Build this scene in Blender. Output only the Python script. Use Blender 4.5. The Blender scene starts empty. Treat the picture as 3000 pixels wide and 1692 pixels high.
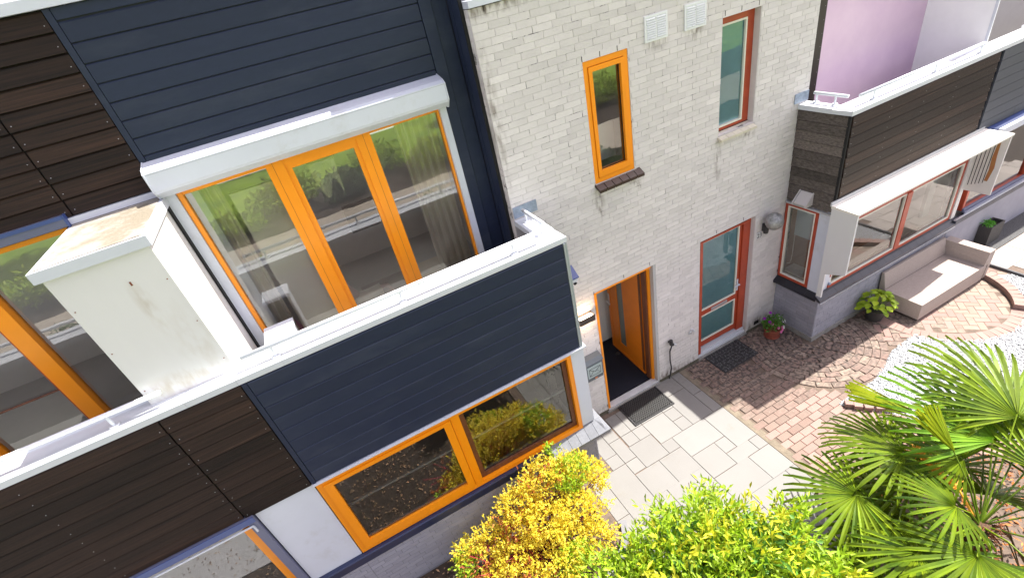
import bpy, math, random
import numpy as np
from mathutils import Vector, Matrix
random.seed(7); rng = np.random.default_rng(7)
S = bpy.context.scene
R = math.radians
# ---------------------------------------------------------------- camera
cam = bpy.data.cameras.new('camera'); co = bpy.data.objects.new('camera', cam)
S.collection.objects.link(co); S.camera = co
YAW, PIT, ROL = 0.3296, -0.5807, -0.2396
fw = Vector((math.sin(YAW)*math.cos(PIT), math.cos(YAW)*math.cos(PIT), math.sin(PIT)))
rt = Vector((math.cos(YAW), -math.sin(YAW), 0)); up = rt.cross(fw)
r2 = math.cos(ROL)*rt + math.sin(ROL)*up; u2 = -math.sin(ROL)*rt + math.cos(ROL)*up
m = Matrix((r2, u2, -fw)).transposed().to_4x4(); m.translation = Vector((0.027, -4.560, 6.096))
co.matrix_world = m
cam.sensor_width = 36; cam.lens = 16.90; cam.clip_start = 0.05; cam.clip_end = 500
CAM = m.translation.copy()
# ---------------------------------------------------------------- light
SUN = Vector((0.676, 0.055, 1.0)).normalized()
W = bpy.data.worlds.new('World'); S.world = W; W.use_nodes = True
nt = W.node_tree; bg = nt.nodes['Background']
sky = nt.nodes.new('ShaderNodeTexSky'); sky.sky_type = 'NISHITA'; sky.sun_disc = False
sky.sun_elevation = math.asin(SUN.z); sky.sun_rotation = math.atan2(SUN.x, SUN.y)
sky.air_density = 1.0; sky.dust_density = 2.5; sky.ozone_density = 0.6
hs = nt.nodes.new('ShaderNodeHueSaturation'); hs.inputs['Saturation'].default_value = 0.42; tn = nt.nodes.new('ShaderNodeVectorMath'); tn.operation = 'MULTIPLY'; tn.inputs[1].default_value = (1.06, 0.965, 1.02)
nt.links.new(sky.outputs[0], hs.inputs['Color']); nt.links.new(hs.outputs[0], tn.inputs[0]); nt.links.new(tn.outputs[0], bg.inputs[0]); bg.inputs[1].default_value = 0.115
sl = bpy.data.lights.new('sun', 'SUN'); sl.energy = 4.0; sl.angle = R(0.5); sl.color = (1, 0.955, 0.88)
so = bpy.data.objects.new('sun', sl); S.collection.objects.link(so)
so.rotation_euler = SUN.to_track_quat('Z', 'Y').to_euler(); so.location = (10, 0, 15)
vs = S.view_settings; vs.view_transform = 'Standard'; vs.look = 'None'; vs.gamma = 1; vs.exposure = 1.72
vs.use_curve_mapping = False
S.cycles.max_bounces = 8; S.cycles.transparent_max_bounces = 12

# ---------------------------------------------------------------- materials
MATS = {}
def nd(t, ty, **k):
    n = t.nodes.new(ty)
    for a, b in k.items(): setattr(n, a, b)
    return n
def rgba(c): return (c[0], c[1], c[2], 1)
def mat(name, col, rough=0.6, metal=0, noise=0, nscale=8, stretch=(1,1,1), col2=None, c3=None, bump=0, bscale=60, vary=0, spec=0.5, emit=None, estr=0, trans=0, world=False, spots=None):
    """principled material with procedural colour variation. vary: per-piece variation"""
    if name in MATS: return MATS[name]
    M = bpy.data.materials.new(name); M.use_nodes = True; t = M.node_tree; L = t.links
    p = t.nodes['Principled BSDF']; p.inputs['Roughness'].default_value = rough; p.inputs['Metallic'].default_value = metal
    p.inputs['Specular IOR Level'].default_value = spec
    p.inputs['Base Color'].default_value = rgba(col)
    tc = nd(t, 'ShaderNodeTexCoord'); mp = nd(t, 'ShaderNodeMapping'); mp.inputs['Scale'].default_value = stretch
    if world:
        g = nd(t, 'ShaderNodeNewGeometry'); L.new(g.outputs['Position'], mp.inputs[0])
    else: L.new(tc.outputs['Object'], mp.inputs[0])
    cur = None
    oi = nd(t, 'ShaderNodeObjectInfo'); gi = nd(t, 'ShaderNodeNewGeometry')
    ad = nd(t, 'ShaderNodeMath', operation='ADD'); L.new(oi.outputs['Random'], ad.inputs[0]); L.new(gi.outputs['Random Per Island'], ad.inputs[1])
    fr = nd(t, 'ShaderNodeMath', operation='FRACT'); L.new(ad.outputs[0], fr.inputs[0])
    sc = nd(t, 'ShaderNodeMath', operation='MULTIPLY'); L.new(fr.outputs[0], sc.inputs[0]); sc.inputs[1].default_value = 37.0
    vec = nd(t, 'ShaderNodeVectorMath', operation='ADD'); L.new(mp.outputs[0], vec.inputs[0])
    if not world: L.new(sc.outputs[0], vec.inputs[1])
    if noise or col2 or c3:
        n = nd(t, 'ShaderNodeTexNoise'); n.inputs['Scale'].default_value = nscale; n.inputs['Detail'].default_value = 6; n.inputs['Roughness'].default_value = 0.65
        L.new(vec.outputs[0], n.inputs['Vector'])
        cr = nd(t, 'ShaderNodeValToRGB'); e = cr.color_ramp.elements
        k2 = col2 or tuple(c*(1-noise) for c in col); 
        e[0].position = 0.32; e[0].color = rgba(k2); e[1].position = 0.68; e[1].color = rgba(col)
        if c3: q = e.new(0.8); q.color = rgba(c3)
        L.new(n.outputs['Fac'], cr.inputs[0]); cur = cr.outputs[0]
    if spots:   # (colour, scale, lo, hi): dirt or lichen of its own shape
        for (sc_, s_, lo, hi) in spots:
            n2 = nd(t, 'ShaderNodeTexNoise'); n2.inputs['Scale'].default_value = s_; n2.inputs['Detail'].default_value = 8; n2.inputs['Roughness'].default_value = 0.7
            L.new(vec.outputs[0], n2.inputs['Vector'])
            mr = nd(t, 'ShaderNodeMapRange'); mr.inputs[1].default_value = lo; mr.inputs[2].default_value = hi
            L.new(n2.outputs['Fac'], mr.inputs[0])
            mx = nd(t, 'ShaderNodeMix', data_type='RGBA'); L.new(mr.outputs[0], mx.inputs[0])
            if cur is None: mx.inputs[6].default_value = rgba(col)
            else: L.new(cur, mx.inputs[6])
            mx.inputs[7].default_value = rgba(sc_); cur = mx.outputs[2]
    if vary:
        mr = nd(t, 'ShaderNodeMapRange'); mr.inputs[3].default_value = 1-vary; mr.inputs[4].default_value = 1+vary*0.6
        L.new(fr.outputs[0], mr.inputs[0])
        mx = nd(t, 'ShaderNodeVectorMath', operation='SCALE')
        if cur is None: mx.inputs[0].default_value = col
        else: L.new(cur, mx.inputs[0])
        L.new(mr.outputs[0], mx.inputs['Scale']); cur = mx.outputs[0]
    if cur is not None: L.new(cur, p.inputs['Base Color'])
    if bump:
        b = nd(t, 'ShaderNodeBump'); b.inputs['Strength'].default_value = bump; b.inputs['Distance'].default_value = 0.01
        n3 = nd(t, 'ShaderNodeTexNoise'); n3.inputs['Scale'].default_value = bscale; n3.inputs['Detail'].default_value = 5
        L.new(vec.outputs[0], n3.inputs['Vector']); L.new(n3.outputs['Fac'], b.inputs['Height']); L.new(b.outputs[0], p.inputs['Normal'])
    if emit: p.inputs['Emission Color'].default_value = rgba(emit); p.inputs['Emission Strength'].default_value = estr
    if trans:
        tr = nd(t, 'ShaderNodeBsdfTranslucent'); mxs = nd(t, 'ShaderNodeMixShader'); mxs.inputs[0].default_value = trans
        if cur is not None: L.new(cur, tr.inputs[0])
        else: tr.inputs[0].default_value = rgba(col)
        out = t.nodes['Material Output']; L.new(p.outputs[0], mxs.inputs[1]); L.new(tr.outputs[0], mxs.inputs[2]); L.new(mxs.outputs[0], out.inputs[0])
    MATS[name] = M; return M
def glassmat(name, tint=(0.9,0.93,0.92), ior=1.9, rough=0.0):
    M = bpy.data.materials.new(name); M.use_nodes = True; t = M.node_tree; L = t.links
    t.nodes.remove(t.nodes['Principled BSDF'])
    tr = nd(t, 'ShaderNodeBsdfTransparent'); tr.inputs[0].default_value = rgba(tint)
    gl = nd(t, 'ShaderNodeBsdfGlossy'); gl.inputs['Roughness'].default_value = rough; gl.inputs[0].default_value = (1,1,1,1)
    f = nd(t, 'ShaderNodeFresnel'); f.inputs[0].default_value = ior
    mx = nd(t, 'ShaderNodeMixShader'); L.new(f.outputs[0], mx.inputs[0]); L.new(tr.outputs[0], mx.inputs[1]); L.new(gl.outputs[0], mx.inputs[2])
    tc = nd(t, 'ShaderNodeTexCoord'); n = nd(t, 'ShaderNodeTexNoise'); n.inputs['Scale'].default_value = 1.6; L.new(tc.outputs['Object'], n.inputs[0])
    b = nd(t, 'ShaderNodeBump'); b.inputs['Strength'].default_value = 0.06; b.inputs['Distance'].default_value = 0.03; L.new(n.outputs[0], b.inputs['Height']); L.new(b.outputs[0], gl.inputs['Normal'])
    L.new(mx.outputs[0], t.nodes['Material Output'].inputs[0]); MATS[name] = M; return M
BRICK = mat('painted_brick', (0.66,0.628,0.600), 0.75, noise=.13, nscale=2, vary=.08, bump=.35, bscale=70, spots=[((.20,.18,.165),13,.70,.86)])
MORTAR = mat('painted_mortar', (0.63,0.60,0.57), 0.85, nscale=5, col2=(.50,.475,.45), spots=[((.11,.105,.10),7,.545,.62)], bump=.3, bscale=50, world=True)
GBRICK = mat('grey_plinth_brick', (0.30,0.30,0.345), 0.8, noise=.15, nscale=4, vary=.08, bump=.3, bscale=60)
GMORT = mat('grey_plinth_mortar', (0.22,0.22,0.25), 0.85, noise=.3, nscale=9)
NAVY = mat('navy_board', (0.017,0.025,0.052), 0.5, spec=.3, noise=.12, nscale=30, stretch=(.3,1,1), vary=.10, bump=.1, bscale=300, spots=[((.05,.06,.085),2.2,.50,.95)])
NAVYB = mat('navy_groove', (0.008,0.011,0.022), 0.6)
WOOD = mat('dark_weathered_wood', (0.042,0.022,0.014), 0.6, spec=.25, nscale=2.2, stretch=(.6,8,30), col2=(.009,.006,.005), c3=(.20,.13,.095), vary=.55, bump=.4, bscale=40, spots=[((.095,.085,.075),4,.66,.85)])
WOODG = mat('greyed_weathered_wood', (0.17,0.145,0.125), 0.7, spec=.3, nscale=3.0, stretch=(8,.9,22), col2=(.055,.044,.037), vary=.5, bump=.4, bscale=40)
BLACK = mat('dark_gap', (0.006,0.006,0.006), 0.8)
WHITE = mat('white_coating', (0.58,0.61,0.67), 0.35, noise=.05, nscale=3, spots=[((.42,.42,.40),2.5,.58,.9)])
WHITEM = mat('white_panel', (0.66,0.66,0.64), 0.5, noise=.06, nscale=2.5, stretch=(1,1,.4), spots=[((.5,.49,.45),5,.66,.9)])
COPING = mat('white_coping', (0.58,0.61,0.64), 0.35, noise=.05, nscale=4, spots=[((.55,.50,.40),6,.70,.86)])
ORANGE = mat('orange_paint', (0.88,0.285,0.004), 0.35, noise=.06, nscale=5, vary=.03)
ORANGED = mat('orange_door_paint', (0.76,0.22,0.010), 0.4, noise=.12, nscale=5)
BROWN = mat('brown_hardwood', (0.16,0.055,0.022), 0.5, noise=.4, nscale=6, stretch=(4,4,1))
RED = mat('red_brown_paint', (0.42,0.060,0.022), 0.4, noise=.25, nscale=7)
REDD = mat('dark_red_sill_paint', (0.12,0.030,0.022), 0.5, noise=.4, nscale=9)
CREAM = mat('cream_bead', (0.70,0.68,0.58), 0.5)
ALU = mat('aluminium', (0.60,0.62,0.65), 0.35, metal=.7)
ZINC = mat('zinc_lead', (0.33,0.40,0.50), 0.5, metal=.3, noise=.4, nscale=14, bump=.5, bscale=25)
BROWNT = mat('brown_glazed_tile', (0.05,0.027,0.022), 0.3, vary=.2, noise=.2)
CREAMT = mat('cream_tile', (0.60,0.56,0.44), 0.5, vary=.08, noise=.12, nscale=10)
BLACKT = mat('black_sill_tile', (0.022,0.023,0.030), 0.35, vary=.25, noise=.3, nscale=6)
GREYT = mat('grey_sill_stone', (0.17,0.18,0.20), 0.5, vary=.12, noise=.25, nscale=30)
BLUEF = mat('blue_frame', (0.045,0.075,0.22), 0.35)
GREYF = mat('blue_grey_frame', (0.12,0.13,0.20), 0.4)
LILAC = mat('lilac_screen_cloth', (0.70,0.53,0.64), 0.7, nscale=.8, col2=(.58,.41,.55), noise=.1)
TAUPE = mat('taupe_panel', (0.33,0.31,0.30), 0.7, noise=.06)
CARPET = mat('navy_carpet', (0.012,0.015,0.028), 0.95, nscale=90, col2=(.005,.006,.012), bump=.6, bscale=220)
PLASTER = mat('interior_plaster', (0.84,0.83,0.78), 0.9, noise=.04)
FLOOR = mat('interior_grey_floor', (0.42,0.42,0.42), 0.5, noise=.1, nscale=3)
GLASS = glassmat('window_glass', (.98,.99,.98), 2.15); GLASST = glassmat('teal_frosted_glass', (.85,.95,.97), 1.6)
CURT = mat('beige_curtain', (0.76,0.71,0.60), 0.9, trans=.35)
SLAB = mat('pale_concrete_slab', (0.195,0.19,0.18), 0.75, noise=.07, nscale=2.2, vary=.07, bump=.12, bscale=120, spots=[((.165,.15,.12),3,.60,.85),((.10,.095,.075),34,.72,.80)])
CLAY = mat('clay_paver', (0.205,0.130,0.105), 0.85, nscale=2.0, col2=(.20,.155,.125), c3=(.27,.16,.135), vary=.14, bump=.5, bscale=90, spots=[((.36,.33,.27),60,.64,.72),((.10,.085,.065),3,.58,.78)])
CLAYB = mat('pink_paver', (0.29,0.185,0.155), 0.85, noise=.15, nscale=4, vary=.12, bump=.4, bscale=90, spots=[((.40,.36,.30),60,.66,.74)])
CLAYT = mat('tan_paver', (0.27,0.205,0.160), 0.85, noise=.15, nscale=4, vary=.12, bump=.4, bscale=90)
SAND = mat('joint_sand', (0.16,0.115,0.09), 0.95, nscale=12, col2=(.09,.068,.05), world=True)
SOIL = mat('garden_soil', (0.06,0.042,0.030), 0.95, nscale=9, col2=(.022,.016,.012), c3=(.13,.055,.030), bump=1, bscale=30, world=True)
GRAV = mat('white_gravel', (0.44,0.455,0.47), 0.8, vary=.3)
GRAVB = mat('gravel_bed', (0.42,0.43,0.44), 0.9, nscale=45, col2=(.20,.20,.20), bump=1, bscale=60, world=True)
RATTAN = mat('taupe_rattan', (0.44,0.37,0.325), 0.8, noise=.15, nscale=40)
RUBBER = mat('black_rubber', (0.022,0.022,0.024), 0.45)
TERRA = mat('terracotta', (0.28,0.075,0.045), 0.6, noise=.15)
PLANTER = mat('dark_planter', (0.045,0.042,0.040), 0.6, noise=.2, nscale=20)
LAMPG = mat('galvanised_globe', (0.42,0.42,0.41), 0.45, metal=.35, nscale=14, col2=(.15,.15,.145))
def leafmat(n, c, c2, tr=.4, vary=.45): return mat(n, c, 0.55, vary=vary, trans=tr, nscale=1.6, col2=c2)
YEL = leafmat('golden_leaf', (.80,.74,.06), (.82,.60,.05), .45, .35)
LIME = leafmat('lime_leaf', (.48,.62,.03), (.24,.44,.02), .45, .45)
PALM = leafmat('palm_blade', (.24,.33,.012), (.06,.13,.010), .30, .3)
PALMY = leafmat('young_palm_blade', (.40,.42,.02), (.25,.36,.02), .4, .15)
HYDR = leafmat('hydrangea_leaf', (.46,.56,.03), (.22,.40,.02), .35, .3)
GRN = leafmat('green_leaf', (.07,.15,.022), (.035,.09,.015), .3, .4)
STEM = mat('red_stem', (.22,.03,.03), .6); BARK = mat('brown_bark', (.10,.065,.045), .9, noise=.4, nscale=15, bump=.8, bscale=40)

def stains_and_shade(M, spots_, col, ysc=0):
    t = M.node_tree; L = t.links; p = t.nodes['Principled BSDF']; inp = p.inputs['Base Color']; src = inp.links[0].from_socket
    g = nd(t, 'ShaderNodeNewGeometry'); nz = nd(t, 'ShaderNodeTexNoise'); nz.inputs['Scale'].default_value = 9; nz.inputs['Detail'].default_value = 8
    mp = nd(t, 'ShaderNodeMapping'); mp.inputs['Scale'].default_value = (2.2,2.2,.7); L.new(g.outputs['Position'], mp.inputs[0]); L.new(mp.outputs[0], nz.inputs['Vector']); tot = None
    for (c, sx, sz, k) in spots_:
        a = nd(t, 'ShaderNodeVectorMath', operation='SUBTRACT'); L.new(g.outputs['Position'], a.inputs[0]); a.inputs[1].default_value = c
        b = nd(t, 'ShaderNodeVectorMath', operation='MULTIPLY'); L.new(a.outputs[0], b.inputs[0]); b.inputs[1].default_value = (1/sx, ysc, 1/sz)
        l = nd(t, 'ShaderNodeVectorMath', operation='LENGTH'); L.new(b.outputs[0], l.inputs[0])
        q = nd(t, 'ShaderNodeMapRange'); q.inputs[1].default_value = 0; q.inputs[2].default_value = 1; q.inputs[3].default_value = k; q.inputs[4].default_value = 0; L.new(l.outputs['Value'], q.inputs[0])
        if tot is None: tot = q.outputs[0]
        else: m_ = nd(t, 'ShaderNodeMath', operation='MAXIMUM'); L.new(tot, m_.inputs[0]); L.new(q.outputs[0], m_.inputs[1]); tot = m_.outputs[0]
    m2 = nd(t, 'ShaderNodeMapRange'); m2.inputs[1].default_value = .42; m2.inputs[2].default_value = .62; L.new(nz.outputs['Fac'], m2.inputs[0])
    m3 = nd(t, 'ShaderNodeMath', operation='MULTIPLY'); L.new(tot, m3.inputs[0]); L.new(m2.outputs[0], m3.inputs[1])
    mx = nd(t, 'ShaderNodeMix', data_type='RGBA'); L.new(m3.outputs[0], mx.inputs[0]); L.new(src, mx.inputs[6]); mx.inputs[7].default_value = rgba(col); L.new(mx.outputs[2], inp)
WS = [((2.93,0,3.55),.09,.30,1.0),((3.45,0,3.6),.16,.12,.9),((4.80,0,3.45),.08,.38,1.0),((5.3,0,3.64),.2,.1,.9),((2.0,0,5.83),.6,.09,1.3),((3.1,0,5.83),.8,.07,1.1),((3.85,0,5.10),.2,.10,.9),((4.40,0,5.08),.17,.11,1.0),((2.35,0,.08),.8,.12,1.2),((3.9,0,.08),.4,.16,1.3),((5.9,0,.10),.5,.2,1.2),((4.3,0,.05),.4,.14,1.0),((1.84,0,4.9),.09,.9,.8)]
for M_ in (BRICK, MORTAR): stains_and_shade(M_, WS, (.20,.165,.135))
stains_and_shade(WHITEM, [((-1.44,0,4.55),.07,.32,.7),((-1.6,0,3.85),.5,.14,.9),((-1.3,0,4.1),.2,.5,.35)], (.46,.41,.33))
for M_ in (CLAY, CLAYT): stains_and_shade(M_, [((4.9,-.25,0),2.0,99,1.5),((6.2,-.75,0),2.2,99,1.5),((7.6,-.9,0),1.5,99,1.2)], (.062,.050,.043), ysc=.72)  # dirt patches, also placed to darken the shaded paving through its colour
stains_and_shade(SLAB, [((2.2,-.1,0),1.5,99,.5),((4.0,-.1,0),.7,99,.6)], (.13,.125,.11), ysc=2.2)
# ---------------------------------------------------------------- builders
class MB:
    def __init__(s): s.v = []; s.f = []; s.m = []; s.mats = []; s.T = None
    def mi(s, M):
        if M is None: return 0
        if M not in s.mats: s.mats.append(M)
        return s.mats.index(M)
    def add(s, vs_, fs, M=None):
        o = len(s.v); k = s.mi(M)
        for p in vs_:
            p = Vector(p); s.v.append(s.T @ p if s.T else p)
        for f in fs: s.f.append([i+o for i in f]); s.m.append(k)
        return s
    def box(s, x0, x1, y0, y1, z0, z1, M=None):
        return s.add([(x0,y0,z0),(x1,y0,z0),(x1,y1,z0),(x0,y1,z0),(x0,y0,z1),(x1,y0,z1),(x1,y1,z1),(x0,y1,z1)],
            [(0,3,2,1),(4,5,6,7),(0,1,5,4),(1,2,6,5),(2,3,7,6),(3,0,4,7)], M)
    def prismx(s, x0, x1, prof, M=None):   # prof: (y,z) loop
        n = len(prof)
        v = [(x0,y,z) for y,z in prof]+[(x1,y,z) for y,z in prof]
        f = [tuple(range(n)), tuple(range(2*n-1, n-1, -1))]+[(i, i+n, (i+1)%n+n, (i+1)%n) for i in range(n)]
        return s.add(v, f, M)
    def prismz(s, z0, z1, prof, M=None):
        n = len(prof)
        v = [(x,y,z0) for x,y in prof]+[(x,y,z1) for x,y in prof]
        f = [tuple(range(n-1,-1,-1)), tuple(range(n, 2*n))]+[(i, (i+1)%n, (i+1)%n+n, i+n) for i in range(n)]
        return s.add(v, f, M)
    def tube(s, pts, r, M=None, n=8, r1=None):
        pts = [Vector(p) for p in pts]; v = []; f = []; k = len(pts)
        for i, p in enumerate(pts):
            d = (pts[min(i+1,k-1)]-pts[max(i-1,0)]).normalized()
            a = d.orthogonal().normalized() if i == 0 else (a - d*a.dot(d)).normalized()
            b = d.cross(a); rr = r if r1 is None else r+(r1-r)*i/(k-1)
            for j in range(n):
                t = 2*math.pi*j/n; v.append(p+(a*math.cos(t)+b*math.sin(t))*rr)
        for i in range(k-1):
            for j in range(n): f.append((i*n+j, i*n+(j+1)%n, (i+1)*n+(j+1)%n, (i+1)*n+j))
        f.append(tuple(range(n-1,-1,-1))); f.append(tuple(range((k-1)*n, k*n)))
        return s.add(v, f, M)
    def lathe(s, c, prof, M=None, n=20):
        v = []; f = []; c = Vector(c)
        for r, z in prof:
            for j in range(n):
                t = 2*math.pi*j/n; v.append(c+Vector((r*math.cos(t), r*math.sin(t), z)))
        for i in range(len(prof)-1):
            for j in range(n): f.append((i*n+j, i*n+(j+1)%n, (i+1)*n+(j+1)%n, (i+1)*n+j))
        return s.add(v, f, M)
    def frame(s, x0, x1, z0, z1, y0, y1, w, M=None, wb=None, wt=None):
        wb = wb or w; wt = wt or w
        s.box(x0, x1, y0, y1, z0, z0+wb, M); s.box(x0, x1, y0, y1, z1-wt, z1, M)
        s.box(x0, x0+w, y0, y1, z0+wb, z1-wt, M); s.box(x1-w, x1, y0, y1, z0+wb, z1-wt, M); return s
    def mesh(s, name, M=None, smooth=False):
        me = bpy.data.meshes.new(name); me.from_pydata([tuple(v) for v in s.v], [], s.f)
        if M is not None: me.materials.append(M)
        else:
            for q in s.mats: me.materials.append(q)
            me.polygons.foreach_set('material_index', s.m)
        if smooth: me.polygons.foreach_set('use_smooth', [True]*len(me.polygons))
        me.update(); return me
    def ob(s, name, M=None, parent=None, smooth=False, kind=None):
        return link(name, s.mesh(name, M, smooth), parent, kind)
def link(name, me, parent=None, kind=None):
    o = bpy.data.objects.new(name, me); S.collection.objects.link(o)
    if parent is not None:
        o.parent = parent
        if parent.type == 'EMPTY': o.matrix_parent_inverse = Matrix.Translation(-parent.location)
    if kind: o['kind'] = kind
    return o
def tag(o, label=None, cat=None, group=None, kind=None):
    if label: o['label'] = label
    if cat: o['category'] = cat
    if group: o['group'] = group
    if kind: o['kind'] = kind
    return o
def thing(name, label, cat, loc=(0,0,0), group=None):
    o = bpy.data.objects.new(name, None); S.collection.objects.link(o); o.location = loc
    o.empty_display_size = .1
    return tag(o, label, cat, group)
def npmesh(name, V, F, M, parent=None, kind=None, smooth=False):
    me = bpy.data.meshes.new(name); V = np.asarray(V, dtype=np.float32).reshape(-1,3); F = np.asarray(F, dtype=np.int32); k = F.shape[1]
    me.vertices.add(len(V)); me.vertices.foreach_set('co', V.ravel())
    me.loops.add(F.size); me.loops.foreach_set('vertex_index', F.ravel())
    me.polygons.add(len(F)); me.polygons.foreach_set('loop_start', np.arange(0, F.size, k, dtype=np.int32)); me.polygons.foreach_set('loop_total', np.full(len(F), k, dtype=np.int32))
    me.update(calc_edges=True); me.validate(); me.materials.append(M)
    if smooth: me.polygons.foreach_set('use_smooth', [True]*len(me.polygons))
    return link(name, me, parent, kind)
def leaves(C, L, Wd, base_dirs=None, spread=1.0, up_bias=.5, fold=.25):
    """pointed folded leaves (2 quads each) at points C; returns V,F"""
    n = len(C); d = rng.normal(size=(n,3))
    if base_dirs is not None: d = base_dirs*1.4 + d*spread*.7
    d /= np.linalg.norm(d, axis=1)[:,None]
    u = rng.normal(size=(n,3))*.7 + np.array([0,0,1.0])*up_bias*2
    s = np.cross(d, u); s /= np.linalg.norm(s, axis=1)[:,None]+1e-9
    nn = np.cross(s, d)
    l = (L*(.65+.7*rng.random(n)))[:,None]; w = (Wd*(.7+.6*rng.random(n)))[:,None]
    a = C; b = C+d*l*.5+s*w*.5+nn*w*fold; c = C+d*l; e = C+d*l*.5-s*w*.5+nn*w*fold
    V = np.stack([a,b,c,e],1).reshape(-1,3)
    i = np.arange(n)*4
    F = np.concatenate([np.stack([i,i+1,i+2],1), np.stack([i,i+2,i+3],1)])
    return V, F
# ================================================================= GROUND
g = MB(); g.add([(-150,-150,-.035),(150,-150,-.035),(150,150,-.035),(-150,150,-.035)], [(0,1,2,3)]); tag(g.ob('ground', SOIL), kind='structure')
g = MB(); g.box(-60,60,-12.4,-9.6,-.03,.0); tag(g.ob('road', mat('beige_road', (.40,.35,.28), .9, noise=.15, nscale=2, world=True)), kind='structure')
g = MB(); g.add([(-80,-60,-.02),(80,-60,-.02),(80,-16.2,-.02),(-80,-16.2,-.02)], [(0,1,2,3)])
tag(g.ob('lawn', mat('lawn', (.27,.42,.02), .95, nscale=.8, col2=(.12,.24,.015), c3=(.38,.40,.05), bump=1, bscale=30, world=True)), kind='structure')

def pieces(parent, items, name, stuffname, limit=300):
    """items: (dist, mesh-builder key, MB factory, location). Nearest 'limit' become parts sharing mesh data, the rest one joined part"""
    items.sort(key=lambda t: t[0]); cache = {}
    for d, key, fac, loc, M in items[:limit]:
        me = cache.get((key, M.name))
        if me is None: q = MB(); fac(q); me = cache[(key, M.name)] = q.mesh(name, M)
        o = link(name, me, parent); o.location = loc
        if parent.type == 'EMPTY': pass
    if len(items) > limit:
        q = MB()
        for d, key, fac, loc, M in items[limit:]:
            q.T = Matrix.Translation(loc); n0 = len(q.mats); 
            k = len(q.f); fac(q)
            mi = q.mi(M)
            for j in range(k, len(q.f)): q.m[j] = mi
        q.ob(stuffname, None, parent, kind='stuff')

# patio of pale slabs
patio = thing('patio', 'patio of pale concrete slabs in mixed sizes before the open orange door', 'patio', (3,-1.5,0))
patio['kind'] = 'structure'; 
if 'category' in patio: del patio['category']
bed = MB(); bed.box(1.55,4.12,-3.5,.02,-.05,-.008); bed.ob('joint_sand', SAND, patio)
slabs = [(3.93,4.10,-.52,-.0),(3.93,4.10,-.94,-.52),(3.53,3.93,-.32,0),(3.53,3.93,-.94,-.32),(3.33,3.53,-.52,-.0),(3.33,3.53,-.73,-.52),(3.33,3.53,-.94,-.73),(2.93,3.33,-.94,-.51),
 (2.93,3.33,-.51,-.1),(2.73,2.93,-.72,-.51),(2.53,2.73,-.51,-.1),(2.53,2.73,-.72,-.51),(2.51,2.92,-1.13,-.72),(2.92,3.12,-1.13,-.94),(3.12,3.73,-1.34,-.94),(3.73,4.10,-1.57,-.94),(2.72,3.12,-1.54,-1.13),
 (3.12,3.53,-1.75,-1.34),(3.53,3.73,-1.56,-1.34),(3.53,3.93,-1.76,-1.56),(3.93,4.10,-1.76,-1.57),(3.72,4.10,-2.16,-1.76),(3.12,3.72,-2.16,-1.75),(2.31,2.51,-1.12,-.91),(2.31,2.51,-.91,-.51),(2.73,2.93,-.51,-.1),(2.10,2.31,-.91,-.71),(2.10,2.31,-.71,-.1),(2.31,2.51,-.51,-.1),
 (2.31,2.72,-1.54,-1.13),(1.90,2.31,-1.34,-.91)]
cells = set()
for x0,x1,y0,y1 in slabs:
    for i in range(8, 21):
        for j in range(0, 18):
            cx, cy = .2*i+.2+.03, -.2*j-.1-.0
            if x0 < cx < x1 and y0-.02 < cy < y1: cells.add((i,j))
X = lambda i: .1+.2*i+.03 if .1+.2*i+.03 < 4.05 else 4.10
occ = lambda x,y: any(a-.03 < x < b+.03 and c-.03 < y < d+.03 for a,b,c,d in slabs)
gx = [1.70,1.90,2.10,2.31,2.51,2.72,2.92,3.12,3.32,3.53,3.72,3.93,4.10]; gy = [-.91-.2075*k for k in range(0,12)]
def free(i,j): 
    if i+1 >= len(gx) or j+1 >= len(gy): return False
    return not occ((gx[i]+gx[i+1])/2, (gy[j]+gy[j+1])/2) and not (gx[i+1] > 3.95 and gy[j] < -2.5)
for j in range(len(gy)-1):
    for i in range(len(gx)-1):
        if not free(i,j): continue
        w, h = random.choice([(2,2),(3,2),(2,3),(1,1),(2,1),(1,2),(2,2)])
        while any(not free(i+a,j) for a in range(w)): w -= 1
        while any(not free(i+a,j+b) for a in range(w) for b in range(h)): h -= 1
        slabs.append((gx[i], gx[i+w], gy[j+h], gy[j]))
for x0,x1,y0,y1 in slabs:
    q = MB(); c = .004; q.box(x0+c-(x0+x1)/2, (x1-x0)/2-c, y0+c-(y0+y1)/2, (y1-y0)/2-c, -.045, 0)
    o = q.ob('slab', SLAB, patio); o.location = ((x0+x1)/2, (y0+y1)/2, random.uniform(-.0015,.0015)); o.rotation_euler = (random.uniform(-.002,.002), random.uniform(-.002,.002), random.uniform(-.002,.002))

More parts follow.
